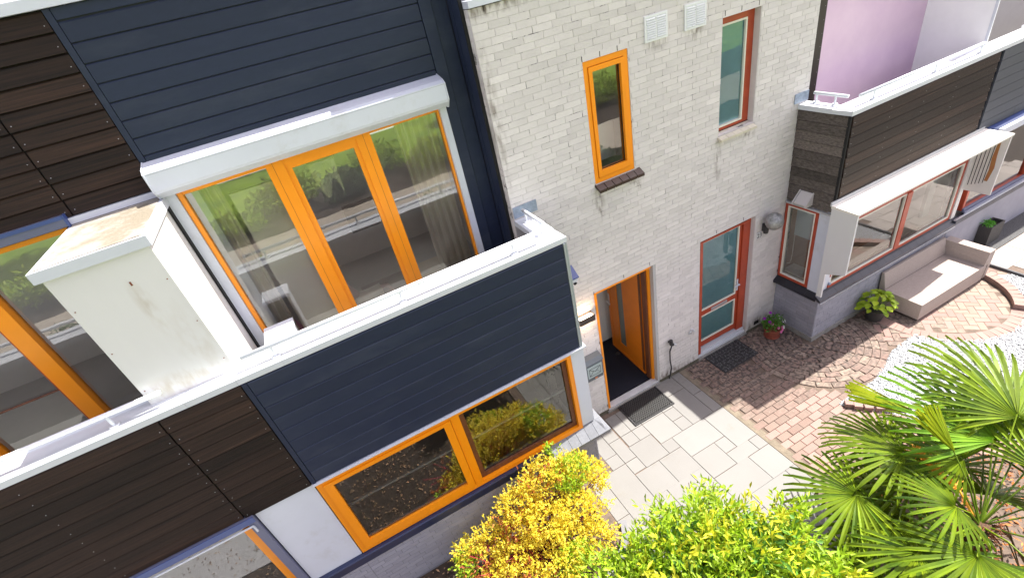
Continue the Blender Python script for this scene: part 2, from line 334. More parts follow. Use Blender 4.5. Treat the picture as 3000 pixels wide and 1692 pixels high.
# clay paving before the red door, round the bay corner and under the sofa
paving = thing('paving', 'worn red clay paving with round fans before the red door', 'paving', (6,-1,0)); paving['kind'] = 'structure'; del paving['category']
q = MB(); q.add([(4.10,.05,-.012),(4.10,-4.5,-.012),(10.05,-4.5,-.012),(10.05,.05,-.012)], [(0,1,2,3)]); q.ob('joint_sand', SAND, paving)
items = []
C1 = Vector((6.23,-.74)); C2 = Vector((8.58,-1.17)); R1 = 1.06; R2 = 1.08
def paver(x, y, ang, l, w, z=0, M=CLAY, h=.05):
    d = (Vector((x,y,0))-CAM).length
    key = (round(ang,3), round(l,3), round(w,3), round(h,2), M.name)
    def fac(q, ang=ang, l=l, w=w, h=h):
        T0 = q.T; q.T = (T0 or Matrix())@Matrix.Rotation(ang,4,'Z'); b = .0035
        a0, b0 = l/2+.001, w/2+.001
        q.add([(-a0,-b0,-h),(a0,-b0,-h),(a0,b0,-h),(-a0,b0,-h),(-a0,-b0,-b),(a0,-b0,-b),(a0,b0,-b),(-a0,b0,-b),(-a0+b,-b0+b,0),(a0-b,-b0+b,0),(a0-b,b0-b,0),(-a0+b,b0-b,0)],
              [(8,9,10,11),(4,5,9,8),(5,6,10,9),(6,7,11,10),(7,4,8,11),(0,1,5,4),(1,2,6,5),(2,3,7,6),(3,0,4,7)]); q.T = T0
    items.append((d, key, fac, (x, y, z+random.uniform(-.003,.002)), M))
def in_gravel(x, y):
    if (Vector((x,y))-C2).length < R2+.1: return False
    if x > 10.0 or y > -1.5: return False
    if x > 7.2: return y < -1.6
    edge = np.interp(x, [5.38,5.75,6.2,6.69,6.9,7.3], [-1.84,-1.83,-1.83,-1.69,-1.62,-1.60])
    low = np.interp(x, [5.38,5.6,5.9,6.3,6.8,7.4], [-1.86,-2.14,-2.55,-3.2,-4.0,-4.3])
    return x > 5.38 and low < y < edge
def blocked(x, y): return (x > 6.27 and y > -.74) or y > .03 or in_gravel(x,y) or x > 9.98 or x < 4.22
# running bond left of the fan
for j in range(60):
    for i in range(40):
        x = 4.26+.205*i+(.1 if j%2 else 0); y = -.03-.104*j
        if x > 5.9 and y > -1.6 : continue
        if blocked(x,y) or y < -2.45 or x > 5.9: continue
        if (Vector((x,y))-C1).length < R1+.06: continue
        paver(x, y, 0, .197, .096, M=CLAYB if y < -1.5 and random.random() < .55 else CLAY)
# fan 1 rings
for k in range(0, 9):
    r = R1-.05-.105*k
    if r < .15: break
    n = max(4, int(2*math.pi*r/.205))
    for i in range(n):
        a = 2*math.pi*(i+.5*(k%2))/n; x, y = C1.x+r*math.cos(a), C1.y+r*math.sin(a)
        if (x > 6.25 and y > -.76) or y > .02 or in_gravel(x,y): continue
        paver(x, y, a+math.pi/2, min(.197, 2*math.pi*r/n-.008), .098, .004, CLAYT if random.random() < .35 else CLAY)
# herringbone between the fans and inside circle 2
def herring(cx, cy, n, ok, M, z=0, rot=math.pi/4, jitter=None):
    ca, sa = math.cos(rot), math.sin(rot); u = .102
    for i in range(-n, n):
        for j in range(-n, n):
            t = (i-j) % 4
            if t == 0: px, py, a = i*u+u, j*u+u/2, 0
            elif t == 3: px, py, a = i*u+u/2, j*u+u, math.pi/2
            else: continue
            x, y = cx+px*ca-py*sa, cy+px*sa+py*ca
            if ok(x,y): paver(x, y, a+rot, .196, .096, z, M() if callable(M) else M)
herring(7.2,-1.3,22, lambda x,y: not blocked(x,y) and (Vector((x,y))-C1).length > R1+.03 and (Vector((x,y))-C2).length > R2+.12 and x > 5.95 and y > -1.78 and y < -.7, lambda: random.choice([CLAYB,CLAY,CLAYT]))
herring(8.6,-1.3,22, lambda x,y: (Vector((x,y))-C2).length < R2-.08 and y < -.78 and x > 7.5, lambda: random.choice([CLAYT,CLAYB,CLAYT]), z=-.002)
# border rings of circle 2
n = 66
for i in range(n):
    a = 2*math.pi*i/n; x, y = C2.x+(R2+.04)*math.cos(a), C2.y+(R2+.04)*math.sin(a)
    if y > -.8: continue
    east = math.cos(a) > .42
    paver(x, y, a, .15 if east else .19, 2*math.pi*(R2+.04)/n-.006, .085 if east else .006, CLAYB, .13 if east else .05)
# pink border rows along the gravel, then a lower curved band
for k in range(3):
    for i in range(26):
        t = i/25; x = 4.9+1.5*t; y = -1.95-1.5*t**1.1-.11*k
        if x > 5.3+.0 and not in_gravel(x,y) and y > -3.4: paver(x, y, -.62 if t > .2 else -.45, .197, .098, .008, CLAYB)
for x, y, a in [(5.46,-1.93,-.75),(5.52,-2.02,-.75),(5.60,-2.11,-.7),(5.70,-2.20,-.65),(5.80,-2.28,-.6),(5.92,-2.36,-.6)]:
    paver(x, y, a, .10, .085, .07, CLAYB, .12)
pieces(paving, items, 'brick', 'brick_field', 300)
q = MB(); q.add([(C2.x+(R2+.1)*math.cos(a), C2.y+(R2+.1)*math.sin(a), -.005) for a in [math.pi+math.pi*i/40 for i in range(41)]], [tuple(range(41))]); q.ob('joint_sand', SAND, paving)
q = MB(); q.box(4.105,4.215,-2.5,.0,-.05,-.002); q.ob('mortar_strip', mat('tan_mortar_strip', (.20,.165,.12), .9, noise=.4, nscale=12, bump=.5), paving)

# white gravel
gravel = thing('gravel_bed', 'bed of white gravel between brick edging and palm', 'gravel', (7.5,-2.6,0)); gravel['kind'] = 'structure'; del gravel['category']
poly = [(5.38,-1.85),(5.75,-1.83),(6.2,-1.83),(6.69,-1.69),(6.9,-1.62),(7.45,-1.6),(9.5,-1.2),(10.02,-1.0),(10.02,-4.6),(7.4,-4.5),(6.8,-4.1),(6.3,-3.25),(5.9,-2.6),(5.6,-2.16)]
q = MB(); q.add([(x,y,-.008) for x,y in poly], [tuple(range(len(poly)-1,-1,-1))]); q.ob('pebble_base', GRAVB, gravel)
P = []
while len(P) < 26000:
    x, y = rng.uniform(5.3,10.0), rng.uniform(-4.4,-1.1)
    if in_gravel(x,y) and rng.random() < (1 if y > -3 else .5): P.append((x,y,rng.uniform(-.004,.008)))
P = np.array(P); n = len(P)
base = np.array([(1,0,0),(-.5,.87,0),(-.5,-.87,0),(.25,.4,.75),(.25,-.4,.75),(-.55,0,.75)])
sz = rng.uniform(.007,.0165,(n,1,1)); th = rng.uniform(0,6.28,n); cs, sn = np.cos(th)[:,None], np.sin(th)[:,None]
b = base[None]*sz*(1+rng.uniform(-.25,.25,(n,6,3)))
bx = b[...,0]*cs-b[...,1]*sn; by = b[...,0]*sn+b[...,1]*cs
V = np.stack([bx,by,b[...,2]*.8],-1)+P[:,None]
F = (np.array([(0,1,3),(1,5,3),(1,2,5),(2,4,5),(2,0,4),(0,3,4),(3,5,4)])[None]+np.arange(n)[:,None,None]*6).reshape(-1,3)
npmesh('pebbles', V.reshape(-1,3), F, GRAV, gravel, kind='stuff')
# pale terrace on the right
ter = thing('terrace', 'terrace of pale pinkish slabs beyond the sofa', 'terrace', (11.5,-2,0)); ter['kind'] = 'structure'; del ter['category']
TS = mat('pinkish_slab', (.36,.32,.285), .8, noise=.1, nscale=3, vary=.12, bump=.2, bscale=80)
q = MB(); q.box(10.06,14.5,-5,-.74,-.05,.0); q.ob('joint_sand', SAND, ter)
q = MB(); q.box(10.02,10.055,-5,-.8,-.05,.045); q.ob('edge_shadow_strip', mat('dark_edge_shadow', (.05,.05,.055), .7), ter)  # dark strip stands in for the shadow along the raised terrace edge
for i in range(11):
    for j in range(11):
        x0, y0 = 10.07+.4*i, -1.13-.4*(j+1)
        q = MB(); q.box(-.196,.196,-.196,.196,-.03,.01); o = q.ob('slab', TS, ter); o.location = (x0+.2+(.2 if j%2 else 0), y0+.2, random.uniform(-.002,.002))
q = MB(); q.box(10.06,14.5,-1.12,-.76,.0,.012); q.ob('wall_strip', mat('dark_speckled_grey', (.10,.10,.10), .9, nscale=60, col2=(.04,.04,.04), spots=[((.3,.3,.28),90,.68,.74)], bump=.8), ter)  # dark grey speckled strip along the far house wall

# ================================================================= HOUSES
def intervals(a, b, holes):
    seg = [(a,b)]
    for h0,h1 in holes:
        out = []
        for s0,s1 in seg:
            if h1 <= s0 or h0 >= s1: out.append((s0,s1)); continue
            if h0 > s0: out.append((s0,h0))
            if h1 < s1: out.append((h1,s1))
        seg = out
    return [(p,q) for p,q in seg if q-p > .03]
def brickwall(items, a, b, z0, z1, pos, axis, holes, M, H=.0655, LB=.218, jt=.0042):
    """axis 'x': wall along X at y=pos facing -Y; 'y': along Y at x=pos facing -X; 'yp': facing +X. holes (a0,a1,z0,z1)"""
    nz = int(round((z1-z0)/H)); H = (z1-z0)/nz
    for k in range(nz):
        zc = z0+(k+.5)*H
        hs = [(h[0],h[1]) for h in holes if h[2]-H*.4 < zc < h[3]+H*.4]
        for s0,s1 in intervals(a, b, hs):
            x = math.floor((s0-(LB/2 if k%2 else 0))/LB)*LB+(LB/2 if k%2 else 0)
            if k%4 == 1: x -= .055
            while x < s1:
                p, q = max(x,s0), min(x+LB,s1); x += LB
                if q-p < .03: continue
                l = round(q-p-jt, 2) if q-p < LB-.001 else round(LB-jt,3)
                l = min(l, q-p-.003); c = (p+q)/2; hh = H-jt*.7; dz = random.uniform(-.001,.001); pr = random.uniform(.001,.0028)
                key = (axis, round(l,3), round(hh,4))
                def fac(m_, l=l, hh=hh, axis=axis):
                    e = .0015
                    if axis == 'x': m_.add([(-l/2,0,-hh/2),(l/2,0,-hh/2),(l/2,0,hh/2),(-l/2,0,hh/2),(-l/2+e,-.012,-hh/2+e),(l/2-e,-.012,-hh/2+e),(l/2-e,-.012,hh/2-e),(-l/2+e,-.012,hh/2-e)], [(4,5,6,7),(0,1,5,4),(1,2,6,5),(2,3,7,6),(3,0,4,7)])
                    else:
                        s_ = -1 if axis == 'y' else 1
                        m_.add([(0,-l/2,-hh/2),(0,l/2,-hh/2),(0,l/2,hh/2),(0,-l/2,hh/2),(s_*.012,-l/2+e,-hh/2+e),(s_*.012,l/2-e,-hh/2+e),(s_*.012,l/2-e,hh/2-e),(s_*.012,-l/2+e,hh/2-e)], [(4,7,6,5),(0,4,5,1),(1,5,6,2),(2,6,7,3),(3,7,4,0)] if s_ < 0 else [(4,5,6,7),(0,1,5,4),(1,2,6,5),(2,3,7,6),(3,0,4,7)])
                off = .012-pr
                loc = (c, pos+off, zc+dz) if axis == 'x' else ((pos+off, c, zc+dz) if axis == 'y' else (pos-off, c, zc+dz))
                items.append(((Vector(loc)-CAM).length, key, fac, loc, M))
def planks(parent, name, a, b, z0, z1, n, pos, axis, M, prof='flat', depth=.018, gap=.007, stag=0):
    H = (z1-z0)/n
    for k in range(n):
        l0, l1 = a, b; za, zb = z0+k*H, z0+(k+1)*H-gap
        q = MB()
        if prof == 'flat': pf = [(0,za),(-depth+.002,za),(-depth,za+.002),(-depth,zb-.010),(-depth+.008,zb),(0,zb)]
        else: pf = [(0,za),(-depth,za),(-depth*.96,za+.010),(-depth*.60,zb-.013),(-depth*.12,zb),(0,zb)]
        zc = (za+zb)/2; pf = [(y, z-zc) for y,z in pf]; c = (l0+l1)/2
        q.prismx(l0-c, l1-c, pf)
        o = q.ob(name, M, parent); o.location = (c, pos, zc)
        if axis == 'y': o.location = (pos, c, zc); o.rotation_euler = (0,0,-math.pi/2)
        if axis == 'yp': o.location = (pos, c, zc); o.rotation_euler = (0,0,math.pi/2)
        if prof != 'flat': o.rotation_euler.x += random.uniform(-.006,.006)
def screws(parent, pts, axis='x'):
    q = MB()
    for p in pts:
        p = Vector(p); r = .0034
        v = [p+(Vector((r*math.cos(t),-.0,r*math.sin(t))) if axis == 'x' else Vector((0,r*math.cos(t),r*math.sin(t)))) for t in [i*math.pi/3 for i in range(6)]]
        t_ = p+(Vector((0,-.003,0)) if axis == 'x' else Vector((-.003,0,0)))
        q.add(v+[t_], [(i,(i+1)%6,6) for i in range(6)])
    q.ob('screws', ALU, parent, kind='stuff')
def pane(parent, x0, x1, y, z0, z1, M=None, name='pane', T=None):
    q = MB(); q.T = T; q.add([(x0,y,z0),(x1,y,z0),(x1,y,z1),(x0,y,z1)], [(0,1,2,3)]); return q.ob(name, M or GLASS, parent)
FACX = Matrix.Rotation(-math.pi/2,4,'Z')   # local -Y  ->  world -X : (x,y)->(y,-x)
def shell(parent, name, boxes, M):
    q = MB()
    for b_ in boxes: q.box(*b_)
    return q.ob(name, M, parent)
YF, YU, YB = -.74, .43, 0.0     # bay front, recessed upper wall, brick wall
# ---------------- house A: navy boards, orange joinery
HA = thing('terraced_house', 'terraced house with navy boards, orange window frames and an open orange front door', 'house', (1.5,0,0))
HB = thing('terraced_house', 'terraced house with dark brown board bay, red window frames and closed red front door', 'house', (6.8,0,0))
HL = thing('terraced_house', 'terraced house with weathered brown boards and orange upper window left of the navy boards', 'house', (-3.5,0,0))
HC = thing('terraced_house', 'farthest terraced house with slate blue boards and blue window frame beyond the sofa', 'house', (11.5,0,0))
holesA = [(2.903,3.469,3.80,5.136),(2.687,3.715,0,2.32)]; holesB = [(4.80,5.405,3.78,5.125),(4.53,5.615,0,2.32)]
def wallwithholes(parent, name, x0, x1, z0, z1, y0, y1, holes, M):
    """solid wall pieces round rectangular holes stacked in columns"""
    xs = sorted({x0,x1,*[h[0] for h in holes],*[h[1] for h in holes]}); q = MB()
    for a, b in zip(xs[:-1], xs[1:]):
        if a < x0-1e-6 or b > x1+1e-6: continue
        hz = sorted([(h[2],h[3]) for h in holes if h[0] < (a+b)/2 < h[1]]); z = z0
        for c, d in hz:
            if c > z: q.box(a,b,y0,y1,z,c)
            z = max(z,d)
        if z < z1: q.box(a,b,y0,y1,z,z1)
    return q.ob(name, M, parent)
wa = wallwithholes(HA, 'brick_wall', 1.80, 4.11, -.05, 5.845, .0015, .13, holesA, MORTAR)
wb = wallwithholes(HB, 'brick_wall', 4.11, 6.41, -.05, 5.845, .0015, .13, holesB, MORTAR)
itA, itB = [], []
itW = []; brickwall(itW, 1.80, 6.41, .04, 5.845, 0, 'x', holesA+holesB+[(1.7,2.0,0,3.75),(6.24,6.5,0,3.75)], BRICK)
itA += [t_ for t_ in itW if t_[3][0] < 4.11]; itB += [t_ for t_ in itW if t_[3][0] >= 4.11]
brickwall(itA, .01, .115, 3.77, 5.845, 1.802, 'y', [], BRICK)
brickwall(itA, -1.2, 2.0, 0, .80, -.755, 'x', [], GBRICK)
brickwall(itA, -.755, 0, 0, .80, 2.0, 'yp', [], GBRICK)
pieces(wa, itA, 'brick', 'brick_field', 300)
itB2 = []
brickwall(itB2, 6.245, 9.4, .0, .83, -.755, 'x', [], GBRICK)
brickwall(itB2, -.755, 0, .0, .83, 6.232, 'y', [], GBRICK)
pieces(wb, itB+itB2, 'brick', 'brick_field', 300)
for par, xs in ((HA, [(2.69,2.30),(3.18,2.34),(3.62,2.34),(2.90,5.14),(3.12,5.14),(3.34,5.14),(1.95,5.80),(2.6,5.8)]), (HB, [(4.83,5.14),(5.08,5.14),(5.35,5.14),(4.83,2.34),(5.35,2.34),(5.55,5.75)])):
    q = MB()
    for x, z in xs: q.box(x-.0035,x+.0035,-.005,.0,z,z+.05)
    q.ob('weep_slots', BLACK, par, kind='stuff')
# concrete foot strip of the wall
for par, a, b in ((HA,2.0,2.687),(HA,3.715,4.11),(HB,4.11,4.53),(HB,5.615,6.24)):
    shell(par, 'wall_foot', [(a,b,-.012,.02,-.04,.055)], mat('mossy_foot', (.15,.135,.10), .95, nscale=14, col2=(.06,.055,.035), bump=.8))
GF = mat('plinth_foot', (.27,.26,.24), .9, noise=.3, nscale=12, bump=.5)
shell(HB, 'wall_foot', [(6.212,9.4,-.778,-.7555,-.04,.075),(6.212,6.2315,-.7555,-.0,-.04,.075)], GF)
# roof coping of the brick part and the roofs
shell(HA, 'roof_coping', [(1.80,4.11,-.035,.14,5.852,5.91)], WHITE); shell(HB, 'roof_coping', [(4.11,6.45,-.035,.14,5.852,5.91)], WHITE)
shell(HA, 'roof', [(1.83,4.11,.14,3.1,5.75,5.86)], mat('roof_felt', (.10,.10,.105), .9)); shell(HB, 'roof', [(4.11,6.41,.14,3.1,5.75,5.86)], MATS['roof_felt'])
# party walls, rooms
def room(parent, x0, x1, y0, y1, z0, z1, wallm=PLASTER, floorm=FLOOR, rear=.70, left=True):
    q = MB(); t = .04
    q.box(x0,x1,y0,y1,z0-t,z0,floorm); q.box(x0,x1,y0,y1,z1,z1+t,wallm)
    q.box(x0-t,x0,y0 if left else .14,y1,z0,z1,wallm); q.box(x1,x1+t,y0,y1,z0,z1,wallm); zz_ = z0+(z1-z0)*rear if rear else z1; q.box(x0,x1,y1,y1+t,z0,zz_,wallm)  # rear: gap added above the back wall to let skylight into the room
    o = q.ob('room', None, parent)
    if rear: MB().add([(x0,y1+.02,zz_),(x1,y1+.02,zz_),(x1,y1+.02,z1),(x0,y1+.02,z1)],[(0,1,2,3)]).ob('added_light_sheet', mat('sheer_white', (.8,.8,.78), .9, trans=.7), parent)  # unseen translucent sheet added across the gap, passes daylight inside
    return o
room(HA, -1.12, 1.72, .52, 2.7, 2.80, 5.25); room(HA, -1.12, 1.93, -.64, 3.0, .12, 2.45, rear=False)
room(HA, 2.55, 3.85, .13, 1.36, .055, 2.45, floorm=CARPET, rear=False); room(HA, 2.5, 3.9, .15, 2.8, 2.9, 5.5, floorm=mat('dark_floor', (.05,.05,.05), .6))
room(HB, 4.3, 5.7, .15, 3.0, 2.9, 5.5); room(HB, 4.4, 5.75, .18, 3.0, .05, 2.45)
room(HB, 6.30, 9.36, -.62, 3.0, .40, 2.44, rear=.5, left=False, floorm=mat('wood_floor', (.33,.24,.15), .5, noise=.15, nscale=4, stretch=(1,8,1)))
room(HL, -6.0, -1.95, .52, 2.9, 2.80, 5.25); room(HL, -6.0, -1.95, -.6, 3.0, .12, 2.3, rear=False)
room(HC, 9.45, 14, -.6, 3.0, .12, 2.4)
# upper recessed wall behind the boards (house A and L), with roof
def upper(parent, x0, x1, win, back=NAVYB):
    return wallwithholes(parent, 'upper_wall', x0, x1, 2.6, 6.50, YU+.02, YU+.09, win, back)
upper(HA, -1.19, 1.80, [(-1.10,1.42,2.9,5.06)]); upper(HL, -6.0, -1.19, [(-5.6,-1.93,2.9,5.06)], BLACK)
shell(HA, 'roof_fascia', [(-1.2,1.80,YU-.05,YU+.12,6.495,6.565)], WHITE); shell(HL, 'roof_fascia', [(-6.2,-1.2,YU-.05,YU+.12,6.495,6.565)], WHITE)
CORR = mat('white_corrugated_roof', (.62,.66,.64), .5)
for par, a, b in ((HA,-1.2,1.8),(HL,-6.2,-1.2)):
    q = MB(); x = a; zz = []
    while x < b: q.prismx(0,0,[(0,0),(0,0),(0,0)]) if False else None; zz.append((x,6.50)); zz.append((x+.03,6.545)); zz.append((x+.08,6.545)); zz.append((x+.11,6.50)); x += .15
    v = [(x_,YU+.121,z_) for x_,z_ in zz]+[(x_,3.1,z_) for x_,z_ in zz]; k = len(zz)
    q.add(v, [(i,i+1,i+1+k,i+k) for i in range(k-1)]); q.ob('roof', CORR, par)
# set-back top storey over the brick part (throws the shade on the shutter box)
shell(HA, 'top_storey', [(1.86,4.11,.35,3.1,5.87,7.5)], mat('grey_render', (.35,.35,.36), .8)); shell(HB, 'top_storey', [(4.11,6.35,.35,3.1,5.87,7.5)], MATS['grey_render'])

# navy upper boards
bd = shell(HA, 'upper_boarding', [(-1.19,1.50,YU+.004,YU+.019,5.10,6.494)], NAVYB)
planks(bd, 'plank', -1.14, 1.495, 5.125, 6.265+.144, 9, YU+.004, 'x', NAVY)
o = MB().box(-1.19,-1.145,YU-.016,YU+.004,5.10,6.49).ob('edge_board', NAVY, bd)
o = MB().box(-1.14,1.495,YU-.0135,YU+.004,6.415,6.49).ob('top_board', NAVY, bd)
cor = MB(); cor.box(1.50,1.615,YU-.03,YU+.018,3.0,6.49); cor.box(1.622,1.765,YU-.014,YU+.018,3.0,6.49)
co_ = cor.ob('corner_board', NAVY, HA)
q = MB(); q.box(1.770,1.798,.312,YU-.032+.0,2.85,6.49); q.ob('return_board', NAVY, co_)
q = MB(); q.box(1.772,1.798,.122,.306,2.85,6.49); q.ob('return_board', NAVY, co_)
q = MB(); q.box(1.768,1.799,.100,.120,2.85,6.49); q.ob('edge_strip', BLACK, co_)
# upper window of house A
uw = MB(); 
uw.box(-1.135,-1.085,YU-.03,YU+.10,2.9,5.06,WHITE) if False else None
uw.box(-1.085,-1.045,YU-.012,YU+.07,2.9,5.06); uw.box(-1.045,-.325,YU+.0,YU+.07,5.015,5.05); uw.box(-.325,-.165,YU-.02,YU+.07,2.9,5.06); uw.box(-.165,.535,YU-.014,YU+.07,4.99,5.06)
uw.box(.535,.680,YU-.02,YU+.07,2.9,5.06); uw.box(.680,1.395,YU+.0,YU+.07,5.025,5.06); uw.box(1.395,1.418,YU-.005,YU+.07,2.9,5.06); uw.box(-1.045,1.395,YU,YU+.07,2.9,2.96)
win = uw.ob('upper_window', ORANGE, HA)
q = MB(); q.box(-.262,-.2595,YU-.0215,YU-.02,2.9,5.06); q.box(.608,.6105,YU-.0215,YU-.02,2.9,5.06); q.ob('frame_joint', BROWN, win)
q = MB(); q.box(-.165,-.112,YU-.006,YU+.05,2.96,4.99); q.box(.490,.535,YU-.006,YU+.05,2.96,4.99); q.box(-.112,.490,YU-.006,YU+.05,4.945,4.99); q.ob('sash', ORANGE, win)
for a, b in ((-1.045,-.325),(-.112,.490),(.680,1.395)): pane(win, a, b, YU+.03, 2.93, 5.03)
MB().box(-1.175,-1.088,YU-.045,YU+.018,2.95,5.07).ob('side_trim', WHITE, win); MB().box(1.420,1.492,YU-.045,YU+.018,2.95,5.07).ob('side_trim', WHITE, win)
q = MB(); q.box(-1.045,-.935,YU+.075,YU+.09,2.95,5.0); q.ob('inner_trim', WHITE, win)
q = MB(); q.box(-1.193,-1.177,YU-.10,YU+.0,2.95,5.065); q.ob('seal_strip', BLACK, win)
rs = MB(); rs.prismx(-1.175,1.488,[(YU+.018,5.365),(.27,5.325),(.225,5.30),(.225,5.15),(.235,5.125),(.30,5.07),(YU+.018,5.07)])
rs = rs.ob('roller_shutter_box', WHITE, HA)
q = MB(); q.prismx(-1.185,-1.1755,[(YU,5.37),(.265,5.33),(.215,5.30),(.215,5.145),(.295,5.06),(YU,5.06)]); q.prismx(1.4885,1.498,[(YU,5.37),(.265,5.33),(.215,5.30),(.215,5.145),(.295,5.06),(YU,5.06)]); q.ob('end_cap', WHITE, rs)
q = MB(); q.box(-1.17,1.485,.2238,.2262,5.287,5.290); q.ob('seam', mat('grey_seam', (.3,.32,.35), .5), rs)
# curtains and things in the upper room
def curtain(name, x0, x1, y, z0, z1, label, waves=6, amp=.035):
    q = MB(); n = waves*6; v = []
    for i in range(n+1):
        t = i/n; v.append((x0+(x1-x0)*t, y+amp*math.sin(t*waves*2*math.pi)+.01*math.sin(t*31), z1))
    v += [(x+.01*math.sin(i), y*1.0+.006*math.sin(i*1.3), z0) for i, (x, y, z) in enumerate(v)]
    q.add(v, [(i,i+1,i+n+2,i+n+1) for i in range(n)]); return tag(q.ob(name, CURT, None, smooth=True), label, 'curtain')
curtain('curtain', .96, 1.38, .59, 2.9, 5.15, 'long beige curtain behind the right pane of the upper orange window', 5)
curtain('curtain', -.93, -.78, .59, 2.9, 5.15, 'narrow strip of beige curtain at the left edge of the upper orange window', 2)
q = MB(); q.box(-.9,-.38,.7,2.8,2.805,2.81) if False else q.box(.0,1.15,.95,1.75,2.802,2.815); tag(q.ob('rug', mat('mauve_rug', (.24,.19,.22), .95)), 'mauve rug on the grey floor of the upper room', 'rug')
# curtain-like partition with pale wardrobe at left
q = MB(); q.box(-.74,-.24,.60,.64,2.81,4.85); tag(q.ob('wardrobe_panel', mat('pale_wardrobe', (.80,.77,.68), .7)), 'pale beige wardrobe side inside the left pane of the upper window', 'wardrobe')
wc = thing('storage_bench', 'white slatted children bench inside the upper left pane', 'bench', (-.55,.95,2.81))
PW = mat('white_furniture', (.75,.75,.74), .5)
for i in range(3): MB().box(-.72+.11*i,-.615+.11*i,.80,.82,3.02,3.36).ob('slat', PW, wc)
MB().box(-.74,-.38,.82,1.15,3.05,3.09).ob('seat', PW, wc); MB().box(-.40,-.375,.82,1.15,2.81,3.05).ob('side_panel', PW, wc); MB().box(-.745,-.72,.82,1.15,2.81,3.05).ob('side_panel', PW, wc)
q = MB(); q.tube([(-.86,.66,3.30),(-.80,.68,3.12),(-.72,.70,2.96)], .075, n=12); tag(q.ob('pink_cushion', mat('pink_cloth', (.55,.20,.36), .9, bump=.6, bscale=20), smooth=True), 'rolled pink cushion at the lower left corner of the upper window', 'cushion')
# rocking toy
rk = thing('rocking_horse', 'pale pink and white rocking horse behind the middle pane', 'toy', (.1,.8,2.81))
PK = mat('pale_pink_plush', (.66,.48,.53), .9); WT = mat('white_plush', (.72,.70,.68), .9)
q = MB(); q.tube([(-.10,.75,3.22),(.05,.76,3.20),(.22,.78,3.20)], .075, n=10); q.ob('body', WT, rk, smooth=True)
q = MB(); q.tube([(-.08,.75,3.24),(-.14,.74,3.38),(-.16,.73,3.44)], .06, n=10, r1=.055); q.lathe((-.17,.72,3.42),[(.001,-.075),(.05,-.055),(.072,0),(.05,.055),(.001,.075)], n=12); q.ob('head', PK, rk, smooth=True)
q = MB(); q.tube([(.22,.78,3.22),(.30,.80,3.2),(.34,.80,3.08)], .03, n=8); q.ob('tail', PK, rk, smooth=True)
for x, y in ((-.08,.70),(-.08,.82),(.19,.72),(.19,.84)): MB().tube([(x,y,3.18),(x-.02,y,2.88)], .028, n=8).ob('leg', WT, rk)
q = MB()
for y in (.70,.84): q.tube([(-.25,y,2.90),(-.1,y,2.845),(.1,y,2.835),(.25,y,2.86),(.36,y,2.92)], .014, n=6)
q.ob('rocker', mat('pale_wood', (.42,.28,.15), .6), rk)
sb = thing('low_cabinet', 'low cream cabinet with books at the foot of the beige curtain', 'cabinet', (.95,.8,2.81))
MB().box(.72,1.12,.66,.95,2.84,3.20).ob('body', mat('cream_wood', (.55,.49,.38), .6), sb); MB().box(.70,1.14,.64,.97,3.20,3.225).ob('top', MATS['cream_wood'], sb)
q = MB(); q.box(.20,.62,2.0,2.03,3.5,3.9); tag(q.ob('picture_frame', mat('dark_print', (.10,.10,.10), .6)), 'dark picture hung on the upper room wall', 'picture')
# macrame lampshade
ml = thing('macrame_lamp', 'cream macrame lampshade of hanging cords behind the middle pane', 'lamp', (.16,1.1,4.7))
MC = mat('cream_cord', (.85,.82,.70), .9); q = MB(); q.lathe((.15,.66,4.93),[(.06,0),(.15,-.03),(.155,-.05)], n=18); q.tube([(.15,.66,4.93),(.15,.66,5.25)], .006, n=5); q.ob('shade_ring', MC, ml)
q = MB()
for i in range(40):
    a = i*2*math.pi/40; L_ = .30+.09*math.cos(a*3); q.tube([(.15+.13*math.cos(a),.66+.10*math.sin(a),4.90),(.15+.11*math.cos(a),.66+.09*math.sin(a),4.90-L_)], .009, n=4)
q.ob('cords', MC, ml, kind='stuff')

# ---------------- lower front of house A
bd = shell(HA, 'lower_boarding', [(-1.19,1.985,YF+.002,YF+.10,2.305,3.70)], NAVYB)
planks(bd, 'plank', -1.14, 1.965, 2.315, 3.70, 9, YF+.002, 'x', NAVY)
MB().box(-1.185,-1.145,YF-.019,YF+.002,2.30,3.70).ob('edge_board', NAVY, bd)
shell(HA, 'bay_side', [(1.985,1.995,-.72,.0,2.3,3.70),(1.90,1.985,-.64,.0,.8,3.70)], NAVY)
q = MB(); q.box(1.970,1.994,YF-.022,YF+.02,2.315,3.70); q.box(1.999,2.012,YF-.018,YF+.03,2.305,3.70); q.ob('corner_trim', mat('grey_corner_trim', (.38,.42,.44), .4, metal=.3), HA)
q = MB(); q.box(-1.19,2.045,YF-.035,YF+.06,2.281,2.303); q.box(1.99,2.045,YF+.06,0,2.281,2.303); q.ob('lower_drip_trim', WHITE, HA)
q = MB(); q.box(1.84,2.015,YF-.005,YF+.10,.995,2.280); q.box(1.93,2.015,YF+.10,.0,.95,2.280); q.ob('corner_post', WHITE, HA)
